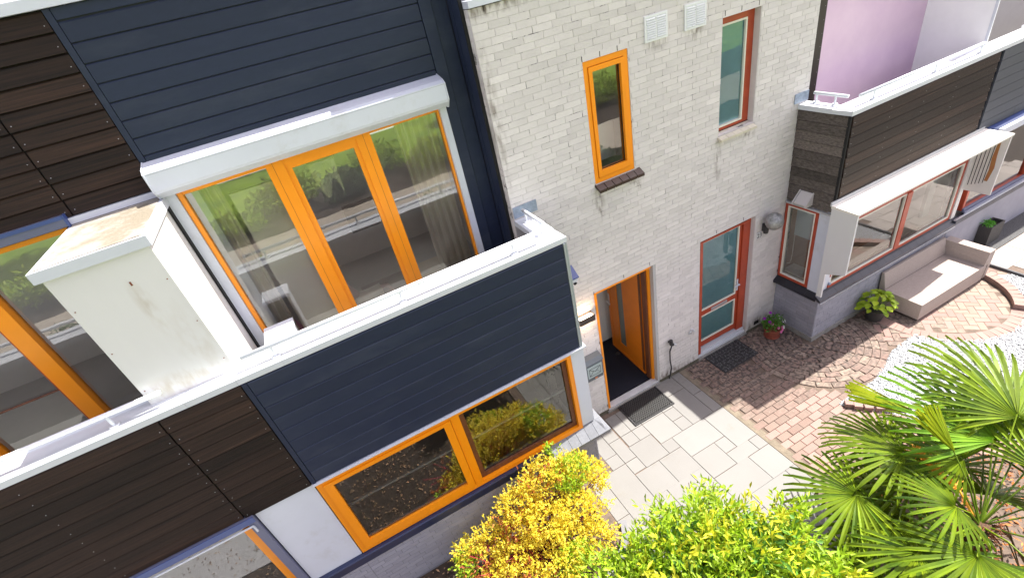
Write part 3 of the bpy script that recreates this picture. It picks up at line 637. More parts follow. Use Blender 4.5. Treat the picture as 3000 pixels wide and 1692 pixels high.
# window
lw = MB(); lw.frame(-1.175, 1.835, .97, 2.270, YF-.012, YF+.07, .055, wb=.06, wt=.045); lw.box(.285,.385,YF-.012,YF+.07,1.03,2.225)
lw = lw.ob('lower_window', ORANGE, HA)
q = MB(); q.frame(-1.115,.280, 1.035,2.220, YF-.028,YF+.05,.085,wb=.10,wt=.045); sa = q.ob('sash', ORANGE, lw)
q = MB(); q.frame(.390,1.775, 1.035,2.220, YF+.03,YF+.08,.055,wb=.07,wt=.035); sb_ = q.ob('sash', BROWN, lw)
pane(sa, -1.03,.195,YF-.0,1.13,2.18); pane(sb_, .445,1.72,YF+.05,1.10,2.19)
q = MB(); q.box(-1.03,.195,YF+.015,YF+.03,1.135,1.165); q.box(.445,1.72,YF+.065,YF+.08,1.105,1.14); q.ob('glazing_spacer', mat('silver_spacer', (.5,.55,.65), .3, metal=.6), lw)
for par, x0_, x1_, z_ in ((HA,2.903,3.469,5.136),(HA,2.687,3.715,2.32),(HB,4.80,5.405,5.125),(HB,4.53,5.615,2.32)):
    q = MB(); q.box(x0_,x1_,-.003,.02,z_,z_+.062); q.ob('lintel_course', BRICK, par)
q = MB(); q.frame(-1.19,1.84,.965,2.2805,YF+.071,YF+.085,.02); q.ob('seal', BLACK, lw)
q = MB(); q.box(-1.1,1.8,YF+.14,YF+.165,1.60,1.625); tag(q.ob('blind_rail', mat('pale_rail', (.5,.52,.5), .4), HA))
# navy flashing under window, plinth core, sill stones at the right end
q = MB(); q.prismx(-1.75,1.30,[(YF+.1,.965),(YF-.045,.955),(YF-.055,.94),(YF-.03,.80),(YF+.1,.80)]); q.ob('window_flashing', mat('navy_flashing', (.022,.030,.075), .35), HA)
shell(HA, 'plinth_core', [(-6.0,1.995,-.7545,-.60,-.05,.80),(1.9,1.9995,-.60,-.01,-.05,.80)], GMORT)
st = MB().box(1.3,1.99,-.76,-.66,.80,.90).ob('sill_bed', GREYT, HA)
for i in range(6):
    x0 = 1.305+.133*i; x1 = x0+.129; q = MB(); q.prismx(x0, min(x1,2.09), [(-.73,.985),(-.90,.865),(-.90,.835),(-.73,.955)]); q.ob('sill_stone', GREYT, st)
q = MB(); q.add([(2.09,-.90,.865),(2.16,-.90,.865),(2.16,-.0,.865),(2.02,.0,.985),(2.02,-.73,.985),(2.09,-.90,.835),(2.16,-.90,.835),(2.16,0,.835),(2.02,0,.81),(2.02,-.73,.81)],[(0,1,4),(1,2,3,4),(0,5,6,1),(1,6,7,2)]); q.ob('sill_stone', GREYT, st)
# ---------------- balcony parapet copings
def coping(parent, x0, x1, joints):
    xs = [x0]+joints+[x1]; first = None
    for a, b in zip(xs[:-1], xs[1:]):
        q = MB(); a2, b2 = a+.001, b-.001
        q.prismx(a2, b2, [(-.755,3.715),(-.755,3.765),(-.748,3.773),(-.730,3.770),(-.50,3.757),(-.475,3.762),(-.47,3.66),(-.485,3.66),(-.485,3.745),(-.745,3.745),(-.745,3.715)] if False else [(-.755,3.708),(-.755,3.766),(-.747,3.773),(-.728,3.766),(-.50,3.755),(-.485,3.766),(-.475,3.766),(-.475,3.70)])
        o = q.ob('parapet_coping', COPING, parent)
shell(HA, 'parapet', [(-1.2,1.97,YF+.104,-.50,2.46,3.70)], WHITEM); shell(HL, 'parapet', [(-6.2,-1.2,YF+.104,-.50,2.4,3.70)], WHITEM)
coping(HA, -1.2, 2.02, [-.82,1.33]); coping(HL, -6.2, -1.2, [-4.0,-1.60]); coping(HB, 6.225, 9.42, [6.96,8.6]); coping(HC, 9.42, 14, [11.5])
q = MB(); q.box(1.80,2.020,-.474,-.004,3.70,3.764); q.ob('side_coping', COPING, HA); q = MB(); q.box(6.226,6.41,-.474,-.004,3.70,3.764); q.ob('side_coping', COPING, HB)
shell(HA, 'balcony_floor', [(-1.2,1.98,-.5,.44,2.55,2.85)], mat('balcony_deck', (.30,.30,.29), .8)); shell(HL, 'balcony_floor', [(-6.2,-1.2,-.5,.44,2.55,2.85)], MATS['balcony_deck'])
shell(HB, 'balcony_floor', [(6.25,9.42,-.5,.44,2.55,2.85)], MATS['balcony_deck']); shell(HC, 'balcony_floor', [(9.42,14,-.5,.44,2.55,2.85)], MATS['balcony_deck'])
def rail(parent, pts, posts, axis='x', r=.021):
    q = MB(); q.tube(pts, r, n=12); h = q.ob('handrail', mat('white_rail', (.62,.65,.68), .3), parent, smooth=True)
    for x, y in posts:
        q = MB(); yy = -.0
        q.tube([(x,y,3.875),(x,y,3.82),(x,y,3.77)], .013, n=8); q.lathe((x,y,3.765),[(.001,.012),(.036,.012),(.04,.0)], n=14); q.ob('post', MATS['white_rail'], h)
    return h
rail(HA, [(-1.10,-.655,3.885),(1.80,-.655,3.885)], [(-.86,-.655),(.30,-.655),(1.47,-.655)])
rail(HA, [(1.895,-.08,3.885),(1.895,-.53,3.885)], [(1.895,-.13),(1.895,-.46)])
rail(HL, [(-5.5,-.655,3.885),(-1.72,-.655,3.885)], [(-2.12,-.655),(-3.4,-.655)])
rail(HB, [(6.39,-.10,3.885),(6.39,-.56,3.885)], [(6.39,-.14),(6.39,-.40)])
rail(HB, [(6.47,-.655,3.885),(9.02,-.655,3.885)], [(6.75,-.655),(7.99,-.655),(9.0,-.655)])
rail(HC, [(9.95,-.655,3.885),(13.5,-.655,3.885)], [(10.2,-.655),(12,-.655)])
# lead flashings where the parapets meet the brick
for par, a, b in ((HA,1.81,2.105),(HB,6.14,6.40)):
    q = MB(); q.box(a,b,-.014,-.004,3.785,3.915); q.ob('lead_flashing', ZINC, par)

# ---------------- left house: brown boards
def woodpanel(parent, name, x0, x1, z0, z1, n, pos, gapx=.0, M=WOOD, back=None):
    bd = shell(parent, name, [(x0-.004,x1+.004,pos+.004,pos+.10,z0,z1)], BLACK)
    planks(bd, 'plank', x0, x1, z0+.004, z1, n, pos+.003, 'x', M, 'lap', .026, .004)
    H = (z1-z0)/n; pts = []
    for k in range(n):
        for xx in ([x0+.03, x1-.03]+[x0+(x1-x0)*f for f in (.33,.66) if x1-x0 > 1.2]): pts.append((xx, pos-.023, z0+(k+.32)*H))
    screws(bd, pts); return bd
woodpanel(HL, 'lower_boarding', -1.822, -1.196, 2.305, 3.70, 10, YF+.0); woodpanel(HL, 'lower_boarding', -4.8, -1.835, 2.325, 3.70, 10, YF+.0)
woodpanel(HL, 'upper_boarding', -1.822, -1.196, 5.13, 6.49, 10, YU); woodpanel(HL, 'upper_boarding', -5.6, -1.835, 5.13, 6.49, 10, YU)
q = MB(); q.box(-1.87,-1.196,YU-.05,YU+.003,5.075,5.125); q.ob('board_sill', WHITE, HL)
# upper left window: blue grey lintel, orange frame
q = MB(); q.box(-5.6,-1.885,YU-.075,YU+.003,5.075,5.165); q.ob('window_lintel', GREYF, HL); q = MB(); q.box(-5.6,-1.88,YU-.083,YU-.0755,5.140,5.17); q.box(-1.884,-1.872,YU-.083,YU,5.06,5.17); q.ob('lintel_trim', BLUEF, HL)
lw2 = MB(); lw2.box(-5.6,-1.935,YU+.005,YU+.06,5.015,5.055); lw2.box(-2.80,-2.665,YU-.05,YU+.06,2.9,5.015); lw2.box(-1.97,-1.935,YU+.005,YU+.06,2.9,5.015); lw2.box(-3.66,-3.53,YU-.05,YU+.06,2.9,5.015)
lw2 = lw2.ob('upper_window', ORANGE, HL); MB().box(-3.53,-2.80,YU-.0,YU+.02,3.705,3.718).ob('transom', BROWN, lw2)
MB().box(-2.815,-2.801,YU-.04,YU+.06,2.9,5.015).ob('edge_bead', RED, lw2)
pane(lw2, -2.665,-1.97,YU+.03,2.9,5.015); pane(lw2, -3.53,-2.80,YU+.03,2.9,5.015); pane(lw2, -5.6,-3.66,YU+.03,2.9,5.015)
# lower left window with navy surround and white panel
q = MB(); q.box(-1.748,-1.188,YF-.004,YF+.06,.962,2.295); q.ob('white_panel', WHITE, HL)
q = MB(); q.box(-1.755,-1.18,YF-.010,YF-.0,2.296,2.303); q.ob('panel_trim', ALU, HL)
q = MB(); q.box(-4.8,-1.762,YF-.055,YF+.05,2.245,2.318); q.box(-1.835,-1.762,YF-.045,YF+.05,.9,2.245); q.ob('window_surround', GREYF, HL)
q = MB(); q.box(-4.8,-1.756,YF-.065,YF-.056,2.262,2.330); q.ob('surround_edge', BLUEF, HL)
q = MB(); q.box(-4.8,-1.80,YF-.062,YF-.050,2.205,2.222); q.box(-1.81,-1.795,YF-.062,YF-.046,2.12,2.205); q.ob('drip_edge', WHITE, HL)
q = MB(); q.box(-1.935,-1.855,YF+.02,YF+.07,.95,2.15); q.box(-4.8,-1.935,YF+.02,YF+.07,.95,1.02); lw3 = q.ob('lower_window', ORANGE, HL); pane(lw3, -4.8,-1.935,YF+.04,1.02,2.24)
itL = []; brickwall(itL, -4.6, -1.2, 0, .80, -.755, 'x', [], GBRICK)
pl = MB().box(-4.7,-1.201,-.7552,-.70,.0,.795).ob('plinth', GMORT, HL); pieces(pl, itL, 'brick', 'brick_field', 120)
# white cabinets dividing the balconies
def cabinet(x0, x1, label):
    c = thing('balcony_cabinet', label, 'cabinet', ((x0+x1)/2,-.1,2.86), 'tall cabinets dividing the balconies')
    WB = WHITEM
    MB().box(x0+.02, x1-.02, -.575, .38, 2.86, 4.985).ob('body', WB, c)
    MB().box(x0-.01, x1+.01, -.615, .41, 4.985, 5.065).ob('cap', WHITE, c)
    MB().box(x0+.02, x1-.02, -.59, .39, 5.0655, 5.071).ob('lid', mat('lichened_lid', (.36,.345,.325), .9, nscale=4, col2=(.24,.215,.17), c3=(.42,.41,.405), bump=.6, bscale=40, spots=[((.19,.165,.12),2.2,.46,.60),((.26,.19,.17),9,.62,.7)]), c)
    q = MB()
    for z in (3.9,4.3,4.7):
        for x in (x0+.05,x1-.05): q.box(x-.004,x+.004,-.578,-.574,z,z+.008)
    q.box(x0+.44,x0+.452,-.5775,-.5745,4.745,4.778); q.ob('screws', mat('rust', (.20,.06,.02), .8), c, kind='stuff'); return c
cabinet(-1.885,-1.175, 'tall white cabinet with lichen covered lid left of the big upper window')
q = thing('balcony_screen', 'tall white partition panel between the lilac screen and the taupe screen', 'partition', (9.44,-.05,2.86))
MB().box(9.432,9.462,-.50,.40,2.86,5.03).ob('panel', mat('bright_white', (.84,.84,.84), .5, noise=.04), q); MB().box(9.425,9.470,-.51,.41,5.03,5.06).ob('cap', WHITE, q); MB().box(9.426,9.432,-.505,-.47,2.86,5.03).ob('edge_strip', WHITE, q)

lamp_ = MB(); lamp_.box(-1.01,-.74,-.12,.20,2.86,3.56); o = tag(lamp_.ob('storage_box', WHITE), 'white box on the balcony floor beside the tall cabinet', 'box'); MB().box(-1.02,-.73,-.13,.21,3.56,3.60).ob('lid', WHITE, o)
# ---------------- joinery in the brick wall, house A
tw = MB(); tw.frame(2.905,3.467,3.802,5.134,.004,.10,.052,wb=.052,wt=.06); tw = tw.ob('tall_window', ORANGE, HA)
sa = MB().frame(2.962,3.412,3.862,5.068,-.008,.08,.045,wb=.075,wt=.05).ob('sash', ORANGE, tw); pane(sa, 3.007,3.367,.04,3.937,5.018)
q = MB(); q.frame(3.007,3.367,3.937,5.018,.03,.036,.007); q.ob('glazing_bead', BLACK, sa)
q = MB(); q.box(2.93,3.46,.35,.37,3.9,4.34); tag(q.ob('blind', mat('white_blind', (.74,.76,.80), .7), HA))
st = MB().box(2.90,3.49,-.01,.02,3.72,3.80).ob('window_sill', mat('sill_mortar', (.45,.42,.40), .9), HA)
for i in range(6):
    x0 = 2.892+.1085*i; q = MB(); q.prismx(x0+.004,x0+.1045,[(.01,3.803),(-.095,3.748),(-.095,3.712),(.01,3.76)]); q.ob('tile', BROWNT, st)
# house B tall window
tw = MB(); tw.box(4.815,4.845,.09,.16,3.80,5.115); tw.box(5.285,5.395,.09,.16,3.80,5.115); tw.box(4.845,5.285,.09,.16,5.04,5.115); tw.box(4.845,5.285,.09,.16,3.80,3.835); tw = tw.ob('tall_window', RED, HB)
MB().frame(4.846,5.284,3.836,5.039,.085,.12,.022).ob('glazing_bead', CREAM, tw); pane(tw, 4.868,5.262,.11,3.885,5.017, GLASST)
MB().box(4.86,5.27,.122,.128,3.85,5.03).ob('frosted_film', mat('frosted_film', (.26,.42,.47), .6, noise=.2, nscale=2), tw)
MB().box(4.815,5.395,.085,.17,3.782,3.799).ob('sill_board', REDD, tw)
st = MB().box(4.80,5.42,-.01,.02,3.71,3.775).ob('window_sill', MATS['sill_mortar'], HB)
for i in range(5):
    x0 = 4.775+.124*i; q = MB(); q.prismx(x0+.003,x0+.121,[(.08,3.790),(-.075,3.742),(-.075,3.710),(.08,3.76)]); q.ob('tile', CREAMT, st)
shell(HB, 'window_reveal', [(5.396,5.404,.0,.13,3.78,5.125)], BRICK)
# doors
dA = MB(); dA.box(2.689,2.722,-.006,.17,.05,2.318); dA.box(3.628,3.668,.07,.17,.05,2.318); dA.box(2.722,3.628,-.006,.17,2.295,2.318); dA = dA.ob('front_door', ORANGE, HA)
q = MB(); q.box(3.600,3.627,.10,.19,.06,2.285); q.box(3.655,3.672,.19,.25,.06,2.28); q.ob('rebate', BROWN, dA)
LV = MB(); LV.T = Matrix.Translation((3.665,.215,0))@Matrix.Rotation(R(-1.5),4,'Z')
for a in ((0,.235),(.235,.37)): pass
L0 = .02
LV.box(-.05,0,.02,.52,.07,2.27); LV.box(-.05,0,.70,.945,.07,2.27); LV.box(-.05,0,.52,.70,.07,.28); LV.box(-.05,0,.52,.70,2.12,2.27); leaf = LV.ob('door_leaf', ORANGED, dA)
q = MB(); q.T = LV.T; q.box(-.03,-.02,.52,.70,.28,2.12); q.ob('glass_strip', mat('grey_green_glass', (.16,.20,.19), .15), leaf)
q = MB(); q.T = LV.T; q.box(-.060,-.051,.88,.945,.07,2.27); q.box(-.060,-.051,.02,.88,.07,.125); q.ob('edge_moulding', ORANGED, leaf)
q = MB(); q.T = LV.T; q.box(-.054,-.0505,.02,.075,.125,2.27); q.ob('hinge_strip', BROWN, leaf)
q = MB(); q.T = LV.T; q.box(-.072,-.061,.895,.93,1.0,1.25); q.tube([(-.07,.912,1.12),(-.12,.912,1.12),(-.12,.80,1.12)], .011, n=8); q.ob('handle', ALU, leaf)
shell(HA, 'door_threshold', [(2.69,3.668,-.01,.10,.0,.06)], mat('pale_threshold', (.52,.54,.56), .6, noise=.2)); shell(HA, 'door_step', [(2.66,3.70,-.035,-.011,-.04,.03)], GF)
shell(HA, 'door_reveal', [(3.672,3.712,.0,.13,.03,2.32)], mat('reveal_grey', (.42,.42,.41), .8))
o = MB(); o.lathe((3.56,.92,.056),[(.001,.035),(.03,.03),(.04,.01),(.04,0)], RUBBER, n=14); tag(o.ob('door_stop'), 'small black rubber door stop on the navy carpet by the open door', 'doorstop')
dB = MB(); dB.box(4.537,4.585,.0,.16,.12,2.30); dB.box(5.46,5.605,.075,.16,.12,2.30); dB.box(4.585,5.46,.0,.16,2.275,2.30); dB.box(4.585,5.46,.08,.16,2.245,2.275); dB = dB.ob('front_door', RED, HB)
q = MB(); q.box(4.588,4.625,.10,.15,.16,2.243); q.box(5.405,5.457,.10,.15,.16,2.243); q.box(4.625,5.405,.10,.15,.16,.275); q.box(4.625,5.405,.10,.15,.825,.925); q.box(4.625,5.405,.10,.15,2.215,2.243); lf = q.ob('door_leaf', RED, dB)
MB().frame(4.626,5.404,.926,2.214,.094,.12,.022).ob('glazing_bead', CREAM, lf); MB().frame(4.626,5.404,.276,.824,.094,.12,.022).ob('glazing_bead', CREAM, lf)
for z0, z1 in ((.948,2.192),(.298,.802)):
    pane(lf, 4.648,5.382,.112,z0,z1,GLASST); MB().box(4.645,5.385,.124,.13,z0,z1).ob('frosted_film', mat('teal_film', (.24,.40,.43), .7, noise=.15, nscale=2), lf)
MB().box(4.88,5.22,.088,.099,.845,.895).ob('letter_slot', ALU, lf)
q = MB(); q.box(5.415,5.445,.09,.099,.98,1.20); q.tube([(5.43,.09,1.12),(5.43,.045,1.12),(5.32,.045,1.12)], .01, n=8); q.ob('handle', WHITE, lf)
q = MB(); q.box(4.54,5.60,.05,.16,.075,.118); q.box(4.54,5.60,.02,.16,.03,.07); q.ob('door_threshold', mat('white_threshold', (.55,.57,.60), .5), HB)
shell(HB, 'door_step', [(4.53,5.615,-.02,.16,-.03,.028)], GF); shell(HB, 'door_reveal', [(5.606,5.614,.0,.13,.03,2.32)], BRICK)
MB().box(5.79,5.90,-.006,.0,.10,.17).ob('vent_slot', BLACK, HB)
# ---------------- bay of house B
bay = shell(HB, 'bay_side_boarding', [(6.262,6.30,-.70,.0,2.35,3.70)], BLACK)
planks(bay, 'plank', -.715, -.005, 2.355, 3.70, 10, 6.255, 'y', WOODG, 'lap', .020, .004)
shell(HB, 'bay_corner', [(6.236,6.262,YF+.0,-.705,2.33,3.70)], BLACK)
bf = shell(HB, 'bay_front_boarding', [(6.27,9.36,YF+.01,YF+.10,2.46,3.70)], BLACK)
planks(bf, 'plank', 6.27, 9.355, 2.465, 3.70, 9, YF+.006, 'x', WOOD, 'lap', .024, .004)
screws(bf, [(x,YF-.018,2.465+(k+.35)*.1372) for k in range(9) for x in (6.30,7.0,7.7,8.4,9.32)])
shell(HB, 'parapet', [(6.262,9.42,YF+.104,-.50,2.46,3.70)], WHITEM)
q = MB(); q.box(6.21,6.262,-.745,0,2.305,2.33); q.ob('side_drip_trim', mat('grey_trim', (.40,.40,.39), .6), HB)
# side window faces -X
T = Matrix.Translation((6.225,0,0))@FACX   # local x -> -world y ; local y -> world x
sw = MB(); sw.T = T; sw.frame(.012,.545,.975,2.30,.0,.07,.045,wb=.05,wt=.03); sw = sw.ob('side_window', RED, HB)
q = MB(); q.T = T; q.frame(.058,.499,1.026,2.269,-.004,.05,.018); q.ob('glazing_bead', CREAM, sw); pane(sw, .076,.481,.03,1.044,2.251,T=T)
q = MB(); q.T = T; q.box(.14,.49,.10,.115,1.75,2.26); q.ob('roller_blind', mat('pale_aqua_blind', (.55,.64,.64), .8), sw)
q = MB(); q.T = T
q.tube([(.16,.09,1.75),(.165,.09,1.40),(.14,.10,1.22),(.08,.11,1.18)], .006, n=5); q.ob('blind_cord', CREAM, sw)
q = MB()
for k in range(3): q.tube([(6.34+.05*math.cos(t+k)+.02*k,-.30+.09*math.sin(t),1.085+.01*k) for t in [i*.5 for i in range(13)]], .005, n=4)
o = tag(q.ob('cable', mat('white_cable', (.6,.6,.58), .5)), 'coiled white cable on the sill of the narrow side window', 'cable')
shell(HB, 'inner_sill', [(6.30,6.55,-.60,-.05,1.03,1.07),(6.75,9.3,-.62,-.40,1.0,1.04)], mat('cream_sill', (.62,.60,.50), .6))
shell(HB, 'bay_corner_post', [(6.232,6.262,-.725,-.547,.955,2.303),(6.262,6.44,-.725,-.64,.955,2.46)], WHITE)
# front windows
fw2 = MB(); fw2.box(6.44,9.47,YF+.0,YF+.07,.968,1.025); fw2.box(7.955,8.075,YF-.02,YF+.07,1.025,2.02); fw2.box(9.40,9.47,YF+.0,YF+.07,1.025,2.46); fw2.box(6.44,9.40,YF+.0,YF+.07,2.02,2.10)
fw2 = fw2.ob('front_window', RED, HB)
q = MB(); q.frame(6.455,7.954,1.026,2.019,YF-.004,YF+.03,.02); q.frame(8.076,9.399,1.026,2.019,YF-.004,YF+.03,.02); q.ob('glazing_bead', CREAM, fw2)
pane(fw2, 6.475,7.934,YF+.02,1.046,1.999); pane(fw2, 8.096,9.379,YF+.02,1.046,1.999)
shell(HB, 'window_head', [(6.44,9.47,YF+.01,YF+.08,2.10,2.46)], WHITE)
q = MB(); q.box(6.75,6.82,-.56,-.5,1.05,2.0,); q.box(9.1,9.28,-.50,-.44,1.05,2.1); q.box(6.8,9.1,-.52,-.46,1.93,2.02); q.ob('inner_frame', mat('pale_inner_frame', (.50,.54,.49), .6), HB)
# surround hood: top, left cheek, right cheek with dark stripes
hd = MB(); hd.prismx(6.13,9.60,[(YF-.022,2.52),(-1.135,2.505),(-1.135,2.475),(YF-.022,2.475)]); hd = hd.ob('window_hood', mat('weathered_white', (.76,.73,.65), .6, noise=.05, nscale=3, spots=[((.58,.47,.33),2.2,.60,.85)]), HB)
q = MB(); q.box(6.13,9.58,YF-.021,YF-.004,2.505,2.56); q.ob('back_flashing', mat('grey_flashing', (.45,.46,.47), .5, noise=.15), hd)
q = MB(); q.add([(6.14,-1.125,2.474),(6.14,-.765,2.474),(6.14,-.765,.985),(6.14,-.84,.985),(6.14,-.84,1.42),(6.14,-1.125,1.53),
                 (6.17,-1.125,2.474),(6.17,-.765,2.474),(6.17,-.765,.985),(6.17,-.84,.985),(6.17,-.84,1.42),(6.17,-1.125,1.53)],
                [(0,5,4,3,2,1),(6,7,8,9,10,11),(0,6,11,5),(5,11,10,4),(4,10,9,3),(3,9,8,2),(0,1,7,6)]); q.ob('cheek', WHITEM, hd)
q = MB(); q.box(9.555,9.585,-1.125,-.745,1.50,2.474); q.box(9.480,9.585,YF-.015,YF+.06,.965,2.474); ck = q.ob('cheek', mat('cream_cheek', (.66,.64,.60), .7, noise=.06), hd)
q = MB()
for i in range(5): q.box(9.549,9.5545,-.98+.045*i,-.972+.045*i,1.68-.02*i,2.40)
q.ob('dark_stripes', BLACK, ck); q = MB(); q.add([(9.5535,-1.03,2.42),(9.5535,-1.0,2.42),(9.5535,-.985,2.1),(9.5535,-1.0,1.9),(9.5535,-.985,1.72),(9.5535,-1.03,1.72),(9.5535,-1.06,1.95),(9.5535,-1.04,2.15)],[(7,6,5,4,3,2,1,0)]); q.ob('rust_coloured_patch', mat('rust_coloured_patch', (.34,.20,.05), .9, nscale=8, col2=(.36,.10,.05)), ck)  # dark upright stripes and a rust coloured patch on the inner face
# sill of black tiles
si = MB().box(6.262,9.5,-.76,-.66,.83,.955).ob('window_sill', BLACKT, HB)
for i in range(17):
    x0 = 6.155+.197*i; q = MB(); a = max(x0, 6.155); q.prismx(a+.0015,x0+.1955,[(-.742,.962),(-.835,.893),(-.835,.848),(-.742,.90)]); q.ob('tile', BLACKT, si)
for i in range(4):
    y1 = -.0-.19*i; q = MB(); q.T = FACX; q.prismx(-y1+.0015, -y1+.188, [(6.248,.962),(6.155,.893),(6.155,.848),(6.248,.90)]); q.ob('tile', BLACKT, si)
q = MB(); q.box(6.155,9.5,-.850,-.8355,.842,.850); q.ob('drip_edge', ALU, si)
shell(HB, 'plinth_core', [(6.2325,9.5,-.7545,-.66,-.05,.83),(6.2325,6.30,-.66,0,-.05,.83)], GMORT)
# upper wall of house B
upper(HB, 6.41, 9.42, [(7.2,9.38,2.9,5.4)], BLACK)
shell(HB, 'corner_board', [(6.86,7.085,YU-.05,YU+.018,2.9,6.49)], mat('dark_brown_board', (.022,.013,.011), .5)); shell(HB, 'roof_fascia', [(6.41,14,YU-.05,YU+.12,6.495,6.565)], WHITE)
screws(HB, [(7.05,YU-.053,3.6+.17*i) for i in range(14)])
q = MB(); q.box(7.087,9.43,YU-.03,YU-.01,2.95,5.9); q.ob('lilac_screen', LILAC, HB)
# far house C
bd = shell(HC, 'front_boarding', [(9.41,14,YF+.002,YF+.10,2.50,3.70)], NAVYB); SL = mat('slate_blue_board', (.055,.062,.082), .55, vary=.1, noise=.1, nscale=20)
H = (3.70-2.51)/8
for k in range(8):
    xs = [9.42]+[x for x in (10.35+.45*(k%3),11.9,13.1) ]+[14]
    for a, b in zip(xs[:-1], xs[1:]):
        q = MB(); q.box(a+.003-(a+b)/2,(b-a)/2-.003,-.018,0,.003-H/2,H/2-.003); o = q.ob('plank', SL, bd); o.location = ((a+b)/2, YF+.002, 2.51+(k+.5)*H)
shell(HC, 'plinth_core', [(9.5,14,-.757,-.66,-.05,.86)], GBRICK); shell(HC, 'parapet', [(9.43,14,YF+.104,-.50,2.5,3.70)], WHITEM)
q = MB(); q.box(9.70,14,YF-.09,YF+.0,2.43,2.50); q.ob('window_lintel', BLUEF, HC); q = MB(); q.box(9.85,14,YF-.15,YF-.091,2.385,2.45); q.box(9.85,14,YF-.15,YF+.0,2.34,2.384); q.ob('lintel_cover', WHITE, HC)
cw = MB(); cw.box(9.80,14,YF+.0,YF+.07,.99,1.05); cw.box(9.80,9.86,YF+.0,YF+.07,1.05,2.34); cw.box(11.60,11.70,YF-.01,YF+.07,1.05,2.34); cw = cw.ob('front_window', RED, HC); pane(cw, 9.86,11.6,YF+.03,1.05,2.34); pane(cw, 11.7,14,YF+.03,1.05,2.34)
q = MB(); q.box(9.80,14,YF-.03,YF-.001,.975,1.04); q.box(9.80,14,YF-.055,YF-.031,.955,1.0); q.ob('lower_rail', GREYF, HC); q = MB(); q.box(9.50,14,YF-.085,YF-.056,.945,.96); q.ob('drip_edge', ALU, HC)
si = MB().box(9.51,14,-.835,-.758,.86,.94).ob('window_sill', mat('slate_sill', (.06,.065,.09), .5, nscale=8, col2=(.03,.03,.04)), HC)
upper(HC, 9.43, 14, [(10.1,13.8,2.9,5.4)], TAUPE); q = MB(); q.box(10.06,13.9,YU-.0,YU+.015,2.9,5.4); q.ob('taupe_screen', TAUPE, HC)
# ================================================================= THINGS ON THE WALLS
VG = mat('white_vent_paint', (.72,.74,.74), .5, spots=[((.12,.12,.11),22,.62,.74)])
def vent(x0, z0, label):
    v = thing('wall_vent', label, 'vent', (x0+.15,0,z0+.13), 'white louvred vents high on the brick wall')
    MB().box(x0,x0+.302,-.010,-.002,z0,z0+.252).ob('back_plate', VG, v); 
    q = MB(); q.frame(x0,x0+.302,z0,z0+.252,-.018,-.0105,.022); q.box(x0+.143,x0+.159,-.018,-.0105,z0+.022,z0+.230); q.ob('frame', VG, v)
    for c in (x0+.024, x0+.161):
        for k in range(9):
            z = z0+.028+.0225*k; q = MB(); q.prismx(c, c+.117, [(-.011,z+.019),(-.011,z+.016),(-.024,z),(-.024,z+.004)]); q.ob('louvre', VG, v)
vent(3.695, 5.125, 'white wall vent with two columns of louvres, the one nearer the orange window')
vent(4.235, 5.118, 'white wall vent with two columns of louvres, the one nearer the red window')
# security camera with blue cap
q = thing('wall_camera', 'small white wall camera under a navy cap beside the balcony corner', 'camera', (2.40,-.02,2.75))
MB().prismx(2.26,2.42,[(-.005,2.90),(-.16,2.80),(-.16,2.785),(-.005,2.79)]).ob('cap', BLUEF, q)
MB().prismx(2.28,2.41,[(-.005,2.789),(-.14,2.784),(-.13,2.72),(-.005,2.70)]).ob('body', WHITE, q)
l = MB(); l.tube([(2.37,-.10,2.71),(2.385,-.115,2.68)], .022, n=10); l.ob('lens', BLACK, q)
# up-down wall lamp
q = thing('wall_lamp', 'dark rectangular up and down wall lamp glowing above the letter box', 'lamp', (2.49,-.05,2.04))
LD = mat('dark_bronze', (.045,.032,.028), .4)
l = MB(); l.box(2.36,2.60,-.115,-.108,1.99,2.085); l.box(2.36,2.60,-.012,-.004,1.99,2.085); l.box(2.36,2.367,-.108,-.012,1.99,2.085); l.box(2.593,2.60,-.108,-.012,1.99,2.085); l.ob('housing', LD, q)
l = MB(); l.box(2.368,2.592,-.107,-.013,2.02,2.055); l.ob('lamp_glass', mat('lit_lamp_glass', (.9,.8,.7), .5, emit=(1,.72,.48), estr=3.5), q)
for z, rx in ((2.075, math.pi), (1.995, 0)):
    a = bpy.data.lights.new('lamp_light', 'AREA'); a.shape = 'RECTANGLE'; a.size = .20; a.size_y = .07; a.energy = .5; a.color = (1,.62,.33)
    ao = bpy.data.objects.new('lamp_light', a); S.collection.objects.link(ao); ao.location = (2.48,-.06,z); ao.rotation_euler = (rx,0,0); ao.parent = q; ao.matrix_parent_inverse = Matrix.Translation(-q.location)
# letter box
q = thing('letter_box', 'grey letter box with an envelope sign left of the open door', 'letter box', (2.50,-.06,1.12))
MG = mat('mailbox_grey', (.10,.12,.135), .45); ML = mat('mailbox_light', (.30,.36,.35), .45)
MB().prismx(2.33,2.615,[(-.005,1.335),(-.09,1.325),(-.125,1.275),(-.125,1.02),(-.10,.95),(-.09,.92),(-.005,.92)]).ob('body', MG, q)
MB().prismx(2.318,2.625,[(-.004,1.352),(-.095,1.340),(-.14,1.285),(-.135,1.275),(-.09,1.326),(-.004,1.336)]).ob('lid', MG, q)
MB().box(2.352,2.593,-.131,-.1255,1.025,1.235).ob('front_plate', ML, q)
l = MB()
def ln(x0,z0,x1,z1,r=.0028): l.tube([(x0,-.1325,z0),(x1,-.1325,z1)], r, n=4)
for a in ((2.38,1.06,2.565,1.06),(2.565,1.06,2.565,1.19),(2.565,1.19,2.38,1.19),(2.38,1.19,2.38,1.06),(2.38,1.19,2.472,1.115),(2.472,1.115,2.565,1.19),(2.38,1.06,2.445,1.135),(2.565,1.06,2.50,1.135)): ln(*a)
l.ob('envelope_sign', RUBBER, q); MB().box(2.47,2.51,-.112,-.098,.955,.975).ob('lock', mat('orange_lock', (.7,.22,.08), .4), q)
